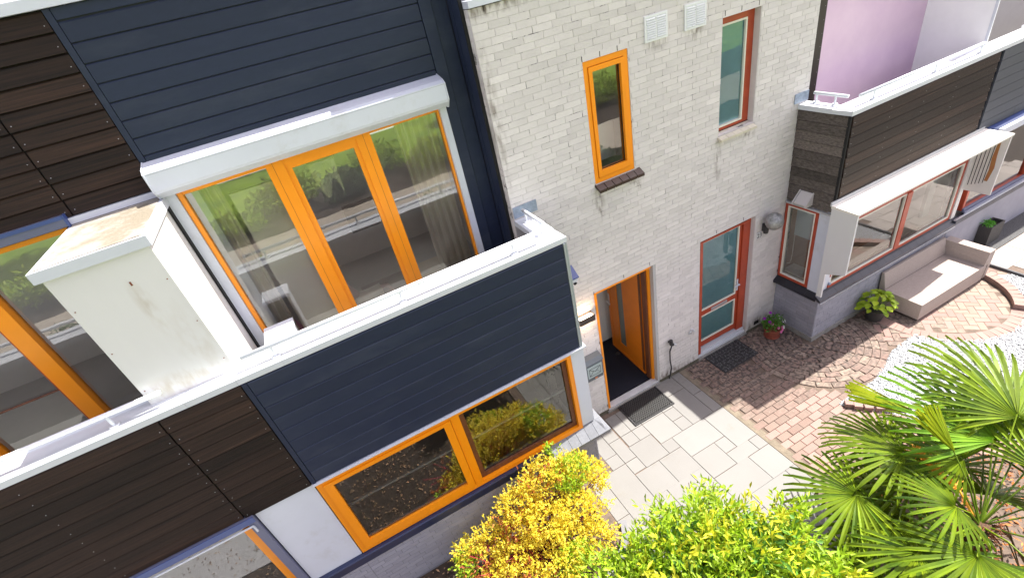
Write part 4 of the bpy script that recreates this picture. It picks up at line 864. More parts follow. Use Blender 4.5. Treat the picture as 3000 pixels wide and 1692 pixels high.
# globe lamp and number 23
q = thing('globe_lamp', 'round galvanised globe lamp on a black arm right of the red door', 'lamp', (5.78,-.12,2.1))
l = MB(); l.lathe((5.80,-.17,2.205),[(.001,-.13),(.06,-.118),(.10,-.085),(.125,-.04),(.13,.0),(.122,.045),(.10,.085),(.06,.117),(.001,.13)], n=24); l.ob('globe', LAMPG, q, smooth=True)
l = MB(); l.lathe((5.765,-.07,2.04),[(.001,-.06),(.035,-.055),(.042,.0),(.034,.06),(.001,.07)], n=14); l.box(5.755,5.80,-.05,-.004,2.0,2.12); l.ob('arm', RUBBER, q, smooth=False)
def textob(s_, loc, size, M, parent=None, depth=.002):
    c = bpy.data.curves.new('number', 'FONT'); c.body = s_; c.size = size; c.extrude = depth; c.align_x = 'CENTER'
    o = bpy.data.objects.new('tmp', c); S.collection.objects.link(o); dg = bpy.context.evaluated_depsgraph_get()
    me = bpy.data.meshes.new_from_object(o.evaluated_get(dg)); bpy.data.objects.remove(o)
    me.transform(Matrix.Translation(loc)@Matrix.Rotation(math.pi/2,4,'X')); me.materials.clear(); me.materials.append(M); return link('number', me, parent)
q = thing('number_plate', 'small white house number plate reading 23 below the globe lamp', 'sign', (5.69,-.01,1.95))
MB().box(5.655,5.762,-.012,-.004,1.895,1.995).ob('plate', WHITEM, q); textob('23', (5.708,-.0135,1.908), .10, RUBBER, q)
# wedge light on grey boards
q = thing('wedge_light', 'small white wedge shaped light on the greyed side boards', 'lamp', (6.2,-.32,2.45))
l = MB(); l.T = FACX; l.prismx(.22,.40,[(6.235,2.56),(6.10,2.415),(6.10,2.40),(6.235,2.38)]); l.ob('housing', mat('pale_grey_metal', (.50,.47,.45), .4), q)
l = MB(); l.T = FACX; l.prismx(.195,.212,[(6.235,2.57),(6.09,2.42),(6.09,2.38),(6.235,2.38)]); l.prismx(.402,.419,[(6.235,2.57),(6.09,2.42),(6.09,2.38),(6.235,2.38)]); l.ob('side_plate', MATS['pale_grey_metal'], q, kind='stuff')
# alarm sensor
q = thing('alarm_box', 'white alarm box with red stripe at the bay corner', 'alarm', (6.3,-.78,1.2))
MB().box(6.225,6.36,-.80,-.745,1.12,1.38).ob('body', WHITE, q); MB().box(6.335,6.361,-.802,-.7995,1.25,1.37).ob('stripe', RED, q); MB().tube([(6.33,-.80,1.14),(6.35,-.82,1.13)], .025, n=10).ob('lens', ZINC, q)
# tap with hose
q = thing('garden_tap', 'black garden tap with drain hose running down the brick between the doors', 'tap', (3.93,-.03,.78))
l = MB(); l.tube([(3.915,-.005,.78),(3.915,-.08,.78),(3.93,-.09,.76)], .022, n=8); l.tube([(3.92,-.05,.83),(3.92,-.05,.74)], .028, n=8); l.ob('valve', RUBBER, q)
l = MB(); l.tube([(3.93,-.06,.74),(3.90,-.04,.60),(3.905,-.035,.40),(3.93,-.035,.22),(3.885,-.03,.0)], .011, n=8); l.ob('hose', RUBBER, q)
l = MB(); l.tube([(3.95,-.06,.75),(4.0,-.07,.72),(4.02,-.05,.66)], .009, n=6); l.tube([(3.98,-.06,.77),(4.0,-.07,.72)], .007, n=6); l.ob('lever', ALU, q)
l = MB()
l.tube([(4.36+.035*math.cos(t),-.02,.77+.035*math.sin(t)) for t in [i*.6 for i in range(11)]], .006, n=5); l.tube([(4.33+.028*math.cos(t),-.025,.735+.028*math.sin(t)) for t in [i*.6 for i in range(11)]], .006, n=5); l.tube([(4.38,-.02,.75),(4.43,-.03,.70)], .006, n=5); l.tube([(4.39,-.02,.78),(4.40,-.05,.75)], .006, n=5)
l.tube([(4.36,-.0,.75),(4.36,-.03,.75)], .01, n=6)
tag(l.ob('wall_hook', ALU), 'small metal ring hook on the brick left of the red door', 'hook')

# ================================================================= FLOOR THINGS
# rubber ring mat
q = thing('doormat', 'black rubber ring mat lying before the open orange door', 'doormat', (3.18,-.22,.0))
V = []; F = []; l = MB(); px, py = .036, .0315; hx = [(math.cos(i*math.pi/3+.52), math.sin(i*math.pi/3+.52)) for i in range(6)]
for j in range(15):
    for i in range(19):
        x = 2.875+px*i+(px/2 if j%2 else 0); y = .0-py*j
        v = []
        for r, z in ((.019,.004),(.0185,.022),(.011,.022),(.0105,.004)): v += [(x+r*a, y+r*b, z) for a,b in hx]
        l.add(v, [(r*6+k, r*6+(k+1)%6, (r+1)*6+(k+1)%6, (r+1)*6+k) for r in range(3) for k in range(6)])
l.T = Matrix.Rotation(0,4,'Z'); 
l.ob('rings', mat('ring_rubber', (.045,.045,.045), .4), q, kind='stuff')
MB().box(2.855,3.565,-.465,.022,.0005,.005).ob('base_sheet', RUBBER, q)
MB().frame(2.835,3.585,-.0,.0,0,0,.0) if False else None
l = MB(); l.box(2.835,2.855,-.485,.04,.0,.02); l.box(3.565,3.585,-.485,.04,.0,.02); l.box(2.855,3.565,-.485,-.465,.0,.02); l.box(2.855,3.565,.022,.04,.0,.02); l.ob('rim', RUBBER, q)
# scroll mat
q = thing('doormat', 'black doormat with raised grey scrolls before the red door', 'doormat', (5.0,-.22,.0))
MB().box(4.645,5.385,-.475,.02,.002,.014).ob('base', RUBBER, q)
l = MB(); 
for j in range(8):
    for i in range(12):
        x = 4.685+.060*i+random.uniform(-.008,.008); y = -.025-.059*j+random.uniform(-.006,.006); a0 = random.uniform(0,6.28)
        l.tube([(x+.018*math.cos(a0+t), y+.018*math.sin(a0+t)*.9, .016) for t in [k*.75 for k in range(6)]], .0055, n=4)
l.ob('scrolls', mat('worn_grey_rubber', (.15,.155,.155), .5, noise=.5, nscale=12), q, kind='stuff')
# rattan sofa
q = thing('garden_sofa', 'long taupe wicker sofa standing on the paved circle under the bay window', 'sofa', (8.7,-1.1,0))
nt_ = RATTAN.node_tree; p_ = nt_.nodes['Principled BSDF']; tc = nt_.nodes.new('ShaderNodeTexCoord')
wv = nt_.nodes.new('ShaderNodeTexBrick'); wv.inputs['Scale'].default_value = 1; wv.inputs['Brick Width'].default_value = .022; wv.inputs['Row Height'].default_value = .011; wv.inputs['Mortar Size'].default_value = .0022
sx_ = nt_.nodes.new('ShaderNodeSeparateXYZ'); cb = nt_.nodes.new('ShaderNodeCombineXYZ'); a1 = nt_.nodes.new('ShaderNodeMath'); a1.operation = 'ADD'
nt_.links.new(tc.outputs['Object'], sx_.inputs[0]); nt_.links.new(sx_.outputs[1], a1.inputs[0]); nt_.links.new(sx_.outputs[2], a1.inputs[1]); nt_.links.new(sx_.outputs[0], cb.inputs[1]); nt_.links.new(a1.outputs[0], cb.inputs[0]); nt_.links.new(cb.outputs[0], wv.inputs[0])
bp = nt_.nodes.new('ShaderNodeBump'); bp.invert = True; bp.inputs['Strength'].default_value = .8; bp.inputs['Distance'].default_value = .01; nt_.links.new(wv.outputs['Fac'], bp.inputs['Height']); nt_.links.new(bp.outputs[0], p_.inputs['Normal'])
l = MB(); l.prismz(.05,.345,[(7.775,-1.456),(9.44,-1.456),(9.52,-1.44),(9.52,-.88),(7.775,-.88)]); l.ob('seat', RATTAN, q)
l = MB(); l.prismx(7.775,9.395,[(-.885,.05),(-.885,.35),(-.815,.66),(-.775,.66),(-.80,.05)]); l.ob('backrest', RATTAN, q)
l = MB(); l.T = FACX; l.prismx(.79,1.45,[(9.40,.346),(9.44,.60),(9.60,.60),(9.60,.05),(9.525,.05),(9.525,.346)]); l.ob('armrest', RATTAN, q)
for x, y in ((7.85,-1.40),(9.45,-1.40),(7.85,-.85),(9.45,-.85)): MB().box(x-.025,x+.025,y-.025,y+.025,0,.05).ob('foot', BLACK, q)
MB().box(7.78,9.39,-.884,-.8805,.3455,.36).ob('seam', BLACK, q)
# flower pot
q = thing('flower_pot', 'terracotta pot of purple, pink and white petunias at the bay corner', 'flower pot', (5.88,-.30,0))
l = MB(); l.lathe((5.88,-.30,0),[(.10,.0),(.125,.02),(.128,.028),(.10,.028),(.10,.03),(.135,.17),(.142,.17),(.142,.20),(.125,.20),(.120,.16),(.001,.16)], n=24); l.ob('pot', TERRA, q)
th_ = rng.uniform(0,6.28,420); rr = .17*np.sqrt(rng.random(420)); C = np.stack([5.87+rr*np.cos(th_)*1.05, -.30+rr*np.sin(th_)*.9, .22+rng.random(420)*.24*(1-.4*rr/.17)],1)
V, F = leaves(C, .05, .022, up_bias=.6); npmesh('foliage', V, F, mat('petunia_leaf', (.10,.26,.03), .6, vary=.5, trans=.35), q, kind='stuff')
def flower(x, y, z, M, r=.032):
    l = MB(); d = Vector((x-5.88,y+.30-.12,.10)).normalized(); T_ = Matrix.Translation((x,y,z))@d.to_track_quat('Z','Y').to_matrix().to_4x4(); l.T = T_
    v = [(0,0,-.012)]+[(r*(1 if i%2 == 0 else .86)*math.cos(i*math.pi/5), r*(1 if i%2 == 0 else .86)*math.sin(i*math.pi/5), .004) for i in range(10)]
    l.add(v, [(0,i+1,(i+1)%10+1) for i in range(10)]); l.ob('flower', M, q)
PU = mat('purple_petal', (.30,.02,.36), .6, trans=.3); PI_ = mat('pink_petal', (.70,.16,.38), .6, trans=.3); WP = mat('white_petal', (.80,.80,.76), .6, trans=.3)
for (dx,dy,z,M_) in [(-.13,.06,.42,PU),(-.02,.05,.49,PU),(-.10,-.02,.38,PU),(-.09,-.06,.35,PI_),(.10,.05,.40,PU),(-.03,-.14,.29,PI_),(.05,-.14,.26,PI_),(.03,-.17,.24,PI_),(.12,-.02,.36,WP),(.14,-.08,.31,WP),(.19,-.08,.29,WP),(.08,-.15,.25,WP),(-.01,-.18,.22,PI_)]: flower(5.87+dx, -.30+dy, z, M_, .034 if M_ is WP else .028)
# hydrangea-like plant
q = thing('potted_plant', 'lime green broad leaved plant in a dark pot at the sofa end', 'plant', (7.42,-1.0,0))
l = MB(); l.lathe((7.42,-1.0,0),[(.11,0),(.15,.2),(.16,.22),(.14,.22),(.13,.19),(.001,.19)], n=20); l.ob('pot', PLANTER, q)
l = MB()
for i in range(9): a = i*.7; l.tube([(7.42,-1.0,.18),(7.42+.08*math.cos(a),-1.0+.08*math.sin(a),.32),(7.42+.15*math.cos(a),-1.0+.14*math.sin(a),.42)], .006, n=4)
l.ob('stems', mat('green_stem', (.12,.22,.04), .7), q, kind='stuff')
for i in range(110):
    a = random.uniform(0,6.28); el = random.uniform(-.1,1.45); rr_ = .225*random.uniform(.8,1.05)
    c = Vector((7.42+rr_*math.cos(a)*math.cos(el), -1.0+rr_*math.sin(a)*math.cos(el)*.9, .27+.26*math.sin(el)))
    d = Vector((math.cos(a)*math.cos(el)*.9+random.uniform(-.4,.4), math.sin(a)*math.cos(el)*.9+random.uniform(-.4,.4), random.uniform(-.45,.15))).normalized()
    nrm = Vector((math.cos(a)*math.cos(el), math.sin(a)*math.cos(el), .8+math.sin(el))).normalized(); s_ = d.cross(nrm).normalized(); n_ = s_.cross(d)
    L_ = random.uniform(.085,.125); w = L_*.38; l = MB(); v = []
    for t, ww, dz in ((0,.02,0),(.25,.75,.0),(.55,1,-.01),(.82,.62,-.02),(1,.0,-.035)):
        m_ = d*L_*t+n_*dz; v += [m_-s_*w*ww+n_*(.012*ww), m_+n_*0, m_+s_*w*ww+n_*(.012*ww)]
    l.add(v, [(k*3+e_, k*3+e_+1, k*3+e_+4, k*3+e_+3) for k in range(4) for e_ in (0,1)])
    o = l.ob('leaf', HYDR, q, smooth=True); o.location = c
# dark planter far right
q = thing('planter', 'tall dark square planter with a small green plant beside the far wall', 'planter', (10.78,-.86,0))
l = MB(); l.frame(10.60,11.02,0,0,0,0,.0) if False else None
for b_ in ((10.60,10.62,-.955,-.765),(11.0,11.02,-.955,-.765),(10.62,11.0,-.955,-.935),(10.62,11.0,-.785,-.765)): l.box(b_[0],b_[1],b_[2],b_[3],.0,.40)
l.ob('box', mat('speckled_planter', (.075,.070,.064), .8, nscale=60, col2=(.03,.03,.03)), q); MB().box(10.62,11.0,-.935,-.785,.0,.33).ob('soil', SOIL, q)
C = np.stack([10.68+rng.normal(size=160)*.05, -.86+rng.normal(size=160)*.04, .40+rng.random(160)*.07],1); V, F = leaves(C, .05, .02); npmesh('foliage', V, F, mat('bright_green_leaf', (.10,.34,.03), .6, trans=.3), q, kind='stuff')
# litter on the paving
C = np.stack([rng.uniform(4.3,7.6,420), rng.uniform(-1.7,-.02,420), np.full(420,.006)],1); C = C[~((C[:,0] > 6.2) & (C[:,1] > -.78))]
V, F = leaves(C, .012, .007, up_bias=3); tag(npmesh('petal_litter', V, F, mat('pale_litter', (.55,.50,.42), .8)), 'small pale petals and grit scattered over the red paving', kind='stuff')

# ================================================================= PLANTS
def blob_points(n, lobes, shell_=.55):
    out = []; w = np.array([l_[3]*l_[4]*l_[5] for l_ in lobes])**.75; w /= w.sum()
    for l_, k in zip(lobes, (w*n).astype(int)):
        d = rng.normal(size=(k,3)); d /= np.linalg.norm(d,axis=1)[:,None]; r = (shell_+(1-shell_)*rng.random(k))*(.86+.22*np.sin(d[:,0]*7+l_[0]*9)*np.cos(d[:,1]*6+l_[1]*5))
        out.append(np.array(l_[:3])+d*r[:,None]*np.array(l_[3:6]))
    return np.concatenate(out)
def bush(name, label, cat, base, lobes, n, L_, Wd, M, stemM, extra=None, clump=0, q=None):
    sub = q is not None; q = q or thing(name, label, cat, base)
    C = blob_points(n//(clump or 1), lobes); C = C[C[:,2] > .03]
    if clump:   # short leafy twigs: leaves strung along a twig
        k = len(C); d = C-np.array(base); d[:,2] += .1; d /= np.linalg.norm(d,axis=1)[:,None]; d = d+rng.normal(size=d.shape)*.55; d /= np.linalg.norm(d,axis=1)[:,None]
        t = np.arange(clump)/clump; P_ = C[:,None]+d[:,None]*t[None,:,None]*L_*clump*.38; dirs = np.repeat(d, clump, 0); C2_ = P_.reshape(-1,3); V, F = leaves(C2_, L_, Wd, dirs, spread=1.6)
    else: V, F = leaves(C, L_, Wd)
    npmesh('foliage', V, F, M, q, kind='stuff')
    if sub: return q
    l = MB()
    for l_ in lobes:
        for k in range(4):
            e_ = Vector(l_[:3])+Vector((random.uniform(-.6,.6)*l_[3], random.uniform(-.6,.6)*l_[4], random.uniform(-.2,.6)*l_[5])); b_ = Vector(base); md = (e_+b_)/2+Vector((random.uniform(-.05,.05),random.uniform(-.05,.05),.08))
            l.tube([b_,md,e_], .012 if stemM is STEM else .014, n=5, r1=.004)
    l.ob('stems', stemM, q, kind='stuff'); return q
gs = bush('golden_shrub', 'golden yellow shrub with red stems below the lower orange window', 'shrub', (.75,-1.35,-.03),
     [(1.0,-1.10,.98,.40,.24,.32),(1.42,-1.14,.84,.32,.26,.30),(.62,-1.18,.84,.34,.28,.30),(.80,-1.45,.70,.42,.32,.32),(1.2,-1.50,.62,.42,.32,.30),(.22,-1.18,.55,.30,.24,.24),(-.12,-1.08,.42,.22,.18,.18),(.38,-1.50,.50,.34,.3,.26),(.75,-1.85,.48,.42,.28,.26),(1.68,-1.22,.60,.18,.18,.24),(1.25,-1.80,.45,.30,.22,.22),(.05,-1.45,.35,.22,.2,.16)],
     19000, .036, .018, YEL, STEM, clump=5)
ORL = leafmat('orange_red_leaf', (.60,.20,.03), (.34,.07,.03), .4, .4)
bush('', '', '', (.75,-1.35,-.03), [(1.0,-1.12,.98,.42,.26,.32),(.6,-1.25,.7,.5,.34,.34),(0,-1.3,.4,.4,.3,.2),(.5,-1.7,.45,.5,.3,.25)], 2200, .034, .016, ORL, None, clump=4, q=gs)
bush('', '', '', (.75,-1.35,-.03), [(1.25,-.98,1.2,.10,.08,.10),(-.15,-1.2,.40,.22,.2,.14),(.9,-1.85,.5,.3,.2,.2),(1.3,-1.2,.9,.34,.25,.28)], 2400, .042, .022, LIME, None, clump=4, q=gs)
l = MB()
for i in range(26):
    p0 = Vector((.15+random.uniform(-.1,.5),-1.5+random.uniform(-.2,.2),.05)); p1 = Vector((random.uniform(-.35,.6), random.uniform(-1.75,-1.05), random.uniform(.45,.72))); l.tube([p0,(p0+p1)/2+Vector((0,0,.08)),p1], .007, n=4, r1=.003)
l.ob('stems', mat('bright_red_stem', (.42,.02,.06), .5), gs, kind='stuff')
cb_ = bush('climbing_bush', 'lime green bush of feathery leaves overhanging the pale patio', 'bush', (1.75,-3.1,-.03),
     [(1.55,-2.75,1.35,.42,.34,.30),(.98,-2.65,1.25,.26,.26,.22),(1.0,-3.1,1.25,.34,.32,.28),(2.62,-3.05,1.30,.20,.18,.16),(1.25,-2.80,1.30,.30,.30,.26),(2.0,-2.85,1.40,.36,.28,.28),(1.85,-3.15,1.40,.50,.36,.34),(2.35,-3.25,1.30,.34,.32,.30),(1.30,-3.25,1.30,.42,.36,.30),(2.15,-3.55,1.25,.42,.34,.30),(1.65,-3.65,1.30,.50,.36,.32),(2.55,-3.6,1.1,.3,.3,.3),(1.70,-2.45,1.28,.18,.16,.12),(2.15,-2.55,1.30,.22,.16,.14)],
     15500, .080, .024, LIME, BARK, clump=7)
YG = leafmat('yellow_green_leaf', (.66,.62,.03), (.45,.50,.02), .45, .35); DG = leafmat('deep_green_leaf', (.13,.30,.03), (.06,.18,.02), .35, .4)
bush('', '', '', (1.75,-3.1,-.03), [(1.55,-2.95,1.40,.6,.4,.30),(2.1,-3.1,1.45,.6,.45,.30),(1.3,-3.4,1.35,.5,.4,.3),(2.1,-3.6,1.35,.6,.35,.3)], 2400, .085, .024, YG, None, clump=7, q=cb_)
bush('', '', '', (1.75,-3.1,-.03), [(1.6,-2.95,1.28,.62,.42,.34),(2.1,-3.2,1.30,.6,.45,.34),(1.5,-3.5,1.2,.7,.4,.3)], 4200, .085, .030, DG, None, clump=6, q=cb_)
q = MB()
tendrils = thing('trailing_tendrils', 'thin leafy tendrils reaching over the patio slabs from the lime bush', 'vine', (1.6,-2.4,1.2))
l = MB(); TP = []
for i in range(9):
    x = 1.2+.13*i; p0 = Vector((x,-2.6,1.28)); e_ = p0+Vector((random.uniform(-.2,.35), random.uniform(.15,.42), random.uniform(-.1,.12))); pts = [p0, (p0+e_)/2+Vector((0,0,.10)), e_]; l.tube(pts, .0035, n=4)
    for t in np.linspace(.2,1,7): TP.append(tuple(pts[0].lerp(e_, t)+Vector((0,0,.05*math.sin(t*3.1)))))
l.ob('stems', BARK, tendrils, kind='stuff'); TP = np.repeat(np.array(TP),2,0)+rng.normal(size=(len(TP)*2,3))*.02; V, F = leaves(TP, .05, .02); npmesh('foliage', V, F, LIME, tendrils, kind='stuff')

# palm
for M_ in (PALM,PALMY): M_.node_tree.nodes['Principled BSDF'].inputs['Roughness'].default_value = .35
palm = thing('fan_palm', 'fan palm with large dark green fans over the white gravel', 'palm tree', (4.15,-3.9,-.03))
l = MB(); l.tube([(4.15,-3.9,-.03),(4.13,-3.9,.5),(4.08,-3.88,1.15)], .085, n=12, r1=.075); l.ob('trunk', mat('fibrous_trunk', (.16,.085,.045), .95, nscale=20, stretch=(4,4,.6), col2=(.05,.03,.02), bump=1, bscale=60), palm)
l = MB()
for i in range(260):
    a = random.uniform(0,6.28); z0 = random.uniform(.35,1.22); r0 = .08+.02*random.random(); p0 = Vector((4.12+r0*math.cos(a),-3.89+r0*math.sin(a),z0)); p1 = p0+Vector((math.cos(a)*random.uniform(.03,.13), math.sin(a)*random.uniform(.03,.13), random.uniform(-.16,.05))); l.tube([p0,(p0+p1)/2+Vector((0,0,.02)),p1], .006, n=3, r1=.001)
l.ob('fibres', mat('rust_fibre', (.26,.085,.035), .9, vary=.5), palm, kind='stuff')
l = MB()
for i in range(150):
    c0 = Vector((4.10,-3.66,1.34)).lerp(Vector((4.16,-3.22,1.42)), random.random()**.8); d_ = Vector((random.uniform(-1,1),random.uniform(-.3,1),random.uniform(-.4,.6))).normalized(); l.tube([c0, c0+d_*random.uniform(.04,.12)], .0055, n=3, r1=.003)
l.tube([(4.08,-3.82,1.18),(4.10,-3.66,1.34),(4.16,-3.22,1.42)], .014, n=6, r1=.006)
l.ob('flower_cluster', mat('yellow_orange_flower', (.80,.36,.03), .7, vary=.4), palm, kind='stuff')
l = MB()
for i in range(14):
    a = i*.45+.3; p0 = Vector((4.10,-3.88,1.0)); e_ = p0+Vector((math.cos(a)*.42, math.sin(a)*.42, -.35+.1*math.sin(i*2.1))); l.tube([p0, p0+Vector((math.cos(a)*.2, math.sin(a)*.2,.10)), e_], .010, n=4, r1=.005)
    for k in range(7):
        b_ = a+(k-3)*.22; l.add([e_, e_+Vector((math.cos(b_)*.12-.008,math.sin(b_)*.12,-.12)), e_+Vector((math.cos(b_)*.2,math.sin(b_)*.2,-.3))], [(0,1,2)])
l.ob('dead_leaves', mat('dead_palm_leaf', (.24,.15,.06), .8, vary=.5, noise=.3), palm, kind='stuff')
def frond(hub, direction, normal, Rl, M=PALM, span=115, n=24, droop=.09, closed=False, crown=Vector((4.08,-3.88,1.12))):
    hub = Vector(hub); d = Vector(direction).normalized(); nr = Vector(normal); nr = (nr-d*nr.dot(d)).normalized(); s_ = d.cross(nr)
    V = []; F = []
    for i in range(n):
        a = R(-span+2*span*(i+.5)/n); da = R(span/n)*.98
        if closed: a *= .16; da *= .4
        ln_ = 1.07*Rl*(.72+.28*math.cos(a*.75))*random.uniform(.93,1.04); dirc = d*math.cos(a)+s_*math.sin(a); sd = s_*math.cos(a)-d*math.sin(a); k = len(V)
        lift = .018*(1 if i%2 else -1)*0
        sag = random.uniform(.7,1.4)
        for t in (.03,.35,.65,.86,1.0):
            wd = math.sin(da)*ln_*t*.97 if t <= .35 else math.sin(da)*ln_*.35*(1.12 if t < .7 else (.92 if t < .9 else .30))
            zz = nr*(-droop*sag*t*t*ln_ - .20*ln_*max(0,t-.8)*sag)
            if closed: wd *= 1.4; zz = nr*(.05*math.sin(i*1.7)*t)
            c = hub+dirc*ln_*t+zz; V += [c-sd*wd+nr*.010*(t+.3), c-nr*.006, c+sd*wd+nr*.010*(t+.3)]
        F += [(k+j*3+e_, k+j*3+e_+1, k+j*3+e_+4, k+j*3+e_+3) for j in range(4) for e_ in (0,1)]
    me = bpy.data.meshes.new('frond'); me.from_pydata([tuple(v) for v in V], [], F); me.materials.append(M); o = link('frond', me, palm)
    p = MB(); p.tube([crown, crown.lerp(hub,.5)+Vector((0,0,.05)), hub+d*.03], .009, n=6, r1=.006); p.ob('petiole', PALM, o)
    return o
Z = Vector((0,0,1))
frond((3.35,-3.22,1.38), (-.9,.35,-.12), (-.15,.1,1), .62)
frond((3.99,-3.22,1.50), (-.62,.30,.02), (-.1,.1,1), .60)
frond((4.60,-3.60,1.62), (.30,1,.30), (.1,-.35,1), .92, leafmat('bright_palm_blade', (.22,.40,.012), (.10,.25,.012), .4, .2), span=95, n=24)
frond((3.27,-3.80,1.38), (-.35,-.55,-.1), (-.1,-.1,1), .66, span=125)
frond((4.42,-3.10,1.62), (-.65,1,.28), (.3,.2,1), .62, PALMY, closed=True, n=26)
frond((4.30,-2.95,1.15), (-.25,1,-.22), (0,.25,1), .62, span=95)
frond((5.15,-3.65,1.35), (1,.25,-.1), (.1,0,1), .70)
frond((3.70,-3.55,1.05), (-.75,.05,-.35), (-.4,0,1), .60)
frond((3.72,-4.15,1.20), (-.6,-.5,-.2), (-.2,-.2,1), .62)
frond((4.25,-4.40,1.25), (.2,-1,-.2), (0,-.3,1), .62)
frond((4.75,-4.10,1.20), (.8,-.5,-.3), (.2,-.2,1), .60)
frond((3.95,-3.05,.85), (-.4,.8,-.45), (0,.5,1), .55)
frond((4.55,-3.35,.95), (.5,.7,-.5), (.3,.4,1), .58)
for hb, dr, nm, rr_ in [((5.05,-3.45,1.72),(.35,1,.35),(.1,-.4,1),.80),((4.95,-3.85,1.60),(1,.35,.15),(0,-.1,1),.72),((4.55,-3.95,1.62),(.8,-.1,.3),(-.3,0,1),.62),((3.80,-3.75,1.50),(-.5,.3,.2),(.2,-.1,1),.46),((3.55,-4.05,1.45),(-.8,-.2,0),(-.1,-.1,1),.6),((4.3,-3.45,1.30),(.1,1,0),(0,.1,1),.66),
    ((4.75,-3.35,1.25),(.6,.8,-.2),(.2,.2,1),.70),((4.0,-3.35,1.18),(-.45,.8,-.2),(-.1,.3,1),.60),((4.5,-3.75,1.05),(.7,.4,-.4),(.3,.2,1),.64),((3.75,-3.35,.90),(-.6,.6,-.4),(-.3,.3,1),.55),((4.6,-4.25,1.35),(.6,-.7,0),(0,0,1),.62),((3.9,-4.3,1.3),(-.2,-1,-.1),(0,-.1,1),.6),((5.3,-3.3,1.1),(.9,.6,-.3),(.2,.2,1),.66),((4.25,-3.55,1.58),(-.3,.8,.25),(-.3,-.2,1),.50),((4.85,-3.6,1.78),(.75,.75,.35),(-.1,-.3,1),.74),((3.45,-3.50,1.22),(-.9,-.1,-.2),(-.1,0,1),.58),((3.05,-3.60,1.0),(-.8,.2,-.4),(-.2,.1,1),.5)]: frond(hb, dr, nm, rr_)
frond((4.15,-3.50,1.70), (-.1,.6,.6), (0,-.5,.6), .42, PALMY, closed=True, n=20)
# rusty ground cover below the palm
C = np.stack([rng.uniform(4.2,6.4,1500), rng.uniform(-4.6,-2.7,1500), rng.uniform(0,.06,1500)],1); C = C[np.array([not in_gravel(a,b) for a,b in C[:,:2]])]
V, F = leaves(C, .06, .018, up_bias=1.5); tag(npmesh('rusty_ground_cover', V, F, mat('rusty_leaf', (.42,.14,.03), .8, vary=.5)), 'rust and orange fallen leaves under the palm', kind='stuff')
C = np.stack([rng.uniform(-4,1.6,5200), rng.uniform(-4.4,-.8,5200), rng.uniform(-.03,.01,5200)],1); V, F = leaves(C, .045, .02, up_bias=2); tag(npmesh('bark_mulch', V, F, mat('bark_mulch', (.30,.19,.11), .9, vary=.6)), 'brown bark mulch in the bed below the house front', kind='stuff')
q = thing('edging_stones', 'dark grey curved edging stones behind the golden shrub', 'edging', (1.3,-2.0,0))
for i in range(6):
    a = .5+i*.28; x, y = 1.15+.65*math.cos(-a), -1.35+.65*math.sin(-a); l = MB(); l.box(-.085,.085,-.04,.04,-.03,.06); o = l.ob('stone', mat('edging_grey', (.16,.16,.17), .8, vary=.2), q); o.location = Vector((x,y,0)); o.rotation_euler = (0,0,-a+math.pi/2)
# garden and street side behind the viewpoint, seen in the panes
kinds = [(-3.5,-6.0,.9,1.3,GRN,'dark green rounded shrub in the front garden, left end'),(-.6,-6.6,.8,1.1,LIME,'light green shrub in the front garden facing the navy house'),(1.8,-6.4,1.0,1.2,GRN,'dark green shrub in the front garden facing the open door'),(4.4,-6.9,.9,1.0,LIME,'light green shrub in the front garden facing the red door'),
         (7.5,-7.0,1.0,1.3,GRN,'dark green shrub in the front garden facing the bay'),(-2.0,-8.3,.7,.9,HYDR,'yellowish shrub by the road, left'),(3.0,-8.5,.7,.8,GRN,'low green shrub by the road, middle'),(-6.5,-7.5,1.1,1.4,GRN,'large green shrub at the far left of the garden'),(10.5,-7.5,1.2,1.5,GRN,'large green shrub at the far right of the garden'),(.6,-7.9,.6,.8,HYDR,'small yellowish shrub by the road, middle')]
for x, y, r, h, M_, lab in kinds:
    bush('garden_shrub', lab, 'shrub', (x,y,-.03), [(x,y,h*.55,r,r*.8,h*.5),(x+r*.5,y+.2,h*.4,r*.6,r*.6,h*.35),(x-r*.5,y-.1,h*.45,r*.6,r*.6,h*.4)], 2600, .12, .06, M_, BARK)
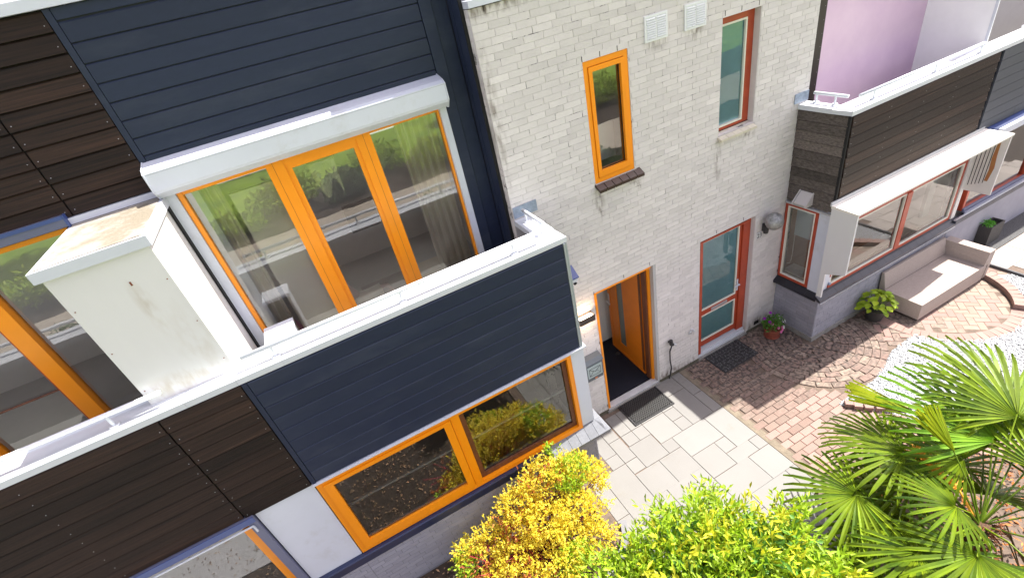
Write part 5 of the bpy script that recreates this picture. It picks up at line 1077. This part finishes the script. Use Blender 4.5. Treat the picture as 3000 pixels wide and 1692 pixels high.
for i, (x, y, r, h) in enumerate([(-14,-14.2,1.2,1.3),(-11.6,-15.2,1.0,1.0),(-8.8,-14.0,1.3,1.4),(-5.6,-14.6,1.2,1.2),(-3.2,-13.8,.9,.9),(-1.2,-14.8,1.3,1.5),(1.0,-13.9,.9,1.1),(2.6,-15.2,1.3,1.4),(4.8,-14.0,1.0,1.2),(6.8,-15.0,1.2,1.3),(9.5,-14.3,1.2,1.3),(13,-14.8,1.4,1.5)]):
    bush('roadside_shrub', ['loose dark green shrub on the far verge of the road','yellow green shrub on the far verge of the road','mid green shrub on the far verge of the road'][i%3]+', number %d counted from the left'%(i+1) if False else ['loose dark green shrub','yellow green shrub','mid green shrub'][i%3]+' on the far verge of the road, '+['leftmost','second from left','third from left','fourth from left','fifth from left','sixth from left','sixth from right','fifth from right','fourth from right','third from right','second from right','rightmost'][i], 'shrub', (x,y,-.03), [(x,y,h*.5,r,r*.8,h*.5),(x+r*.6,y+.3,h*.4,r*.6,r*.5,h*.4),(x-r*.6,y+.3,h*.4,r*.6,r*.5,h*.35)], 1500, .20, .09, [GRN,LIME,HYDR][i%3], BARK) if True else None
for x, y, h, lab in [(-9,-19,7,'broad green tree beyond the lawn, left'),(1,-24,8,'broad green tree beyond the lawn, middle'),(12,-20,7,'broad green tree beyond the lawn, right')]:
    t_ = thing('tree', lab, 'tree', (x,y,-.03)); MB().tube([(x,y,-.03),(x+.1,y,h*.3),(x,y+.1,h*.55)], .22, n=10, r1=.12).ob('trunk', BARK, t_)
    C = blob_points(3800, [(x,y,h*.68,h*.32,h*.3,h*.25),(x+h*.2,y,h*.55,h*.2,h*.2,h*.18),(x-h*.2,y+.3,h*.58,h*.22,h*.2,h*.2)], .4); V, F = leaves(C, .32, .17); npmesh('crown', V, F, GRN, t_, kind='stuff')
# paved front path seen in reflections
q = MB(); q.box(-9,-2.2,-4.2,-2.0,-.03,-.004); tag(q.ob('path', mat('grey_path', (.38,.38,.38), .8, noise=.12, nscale=2, world=True)), kind='structure')
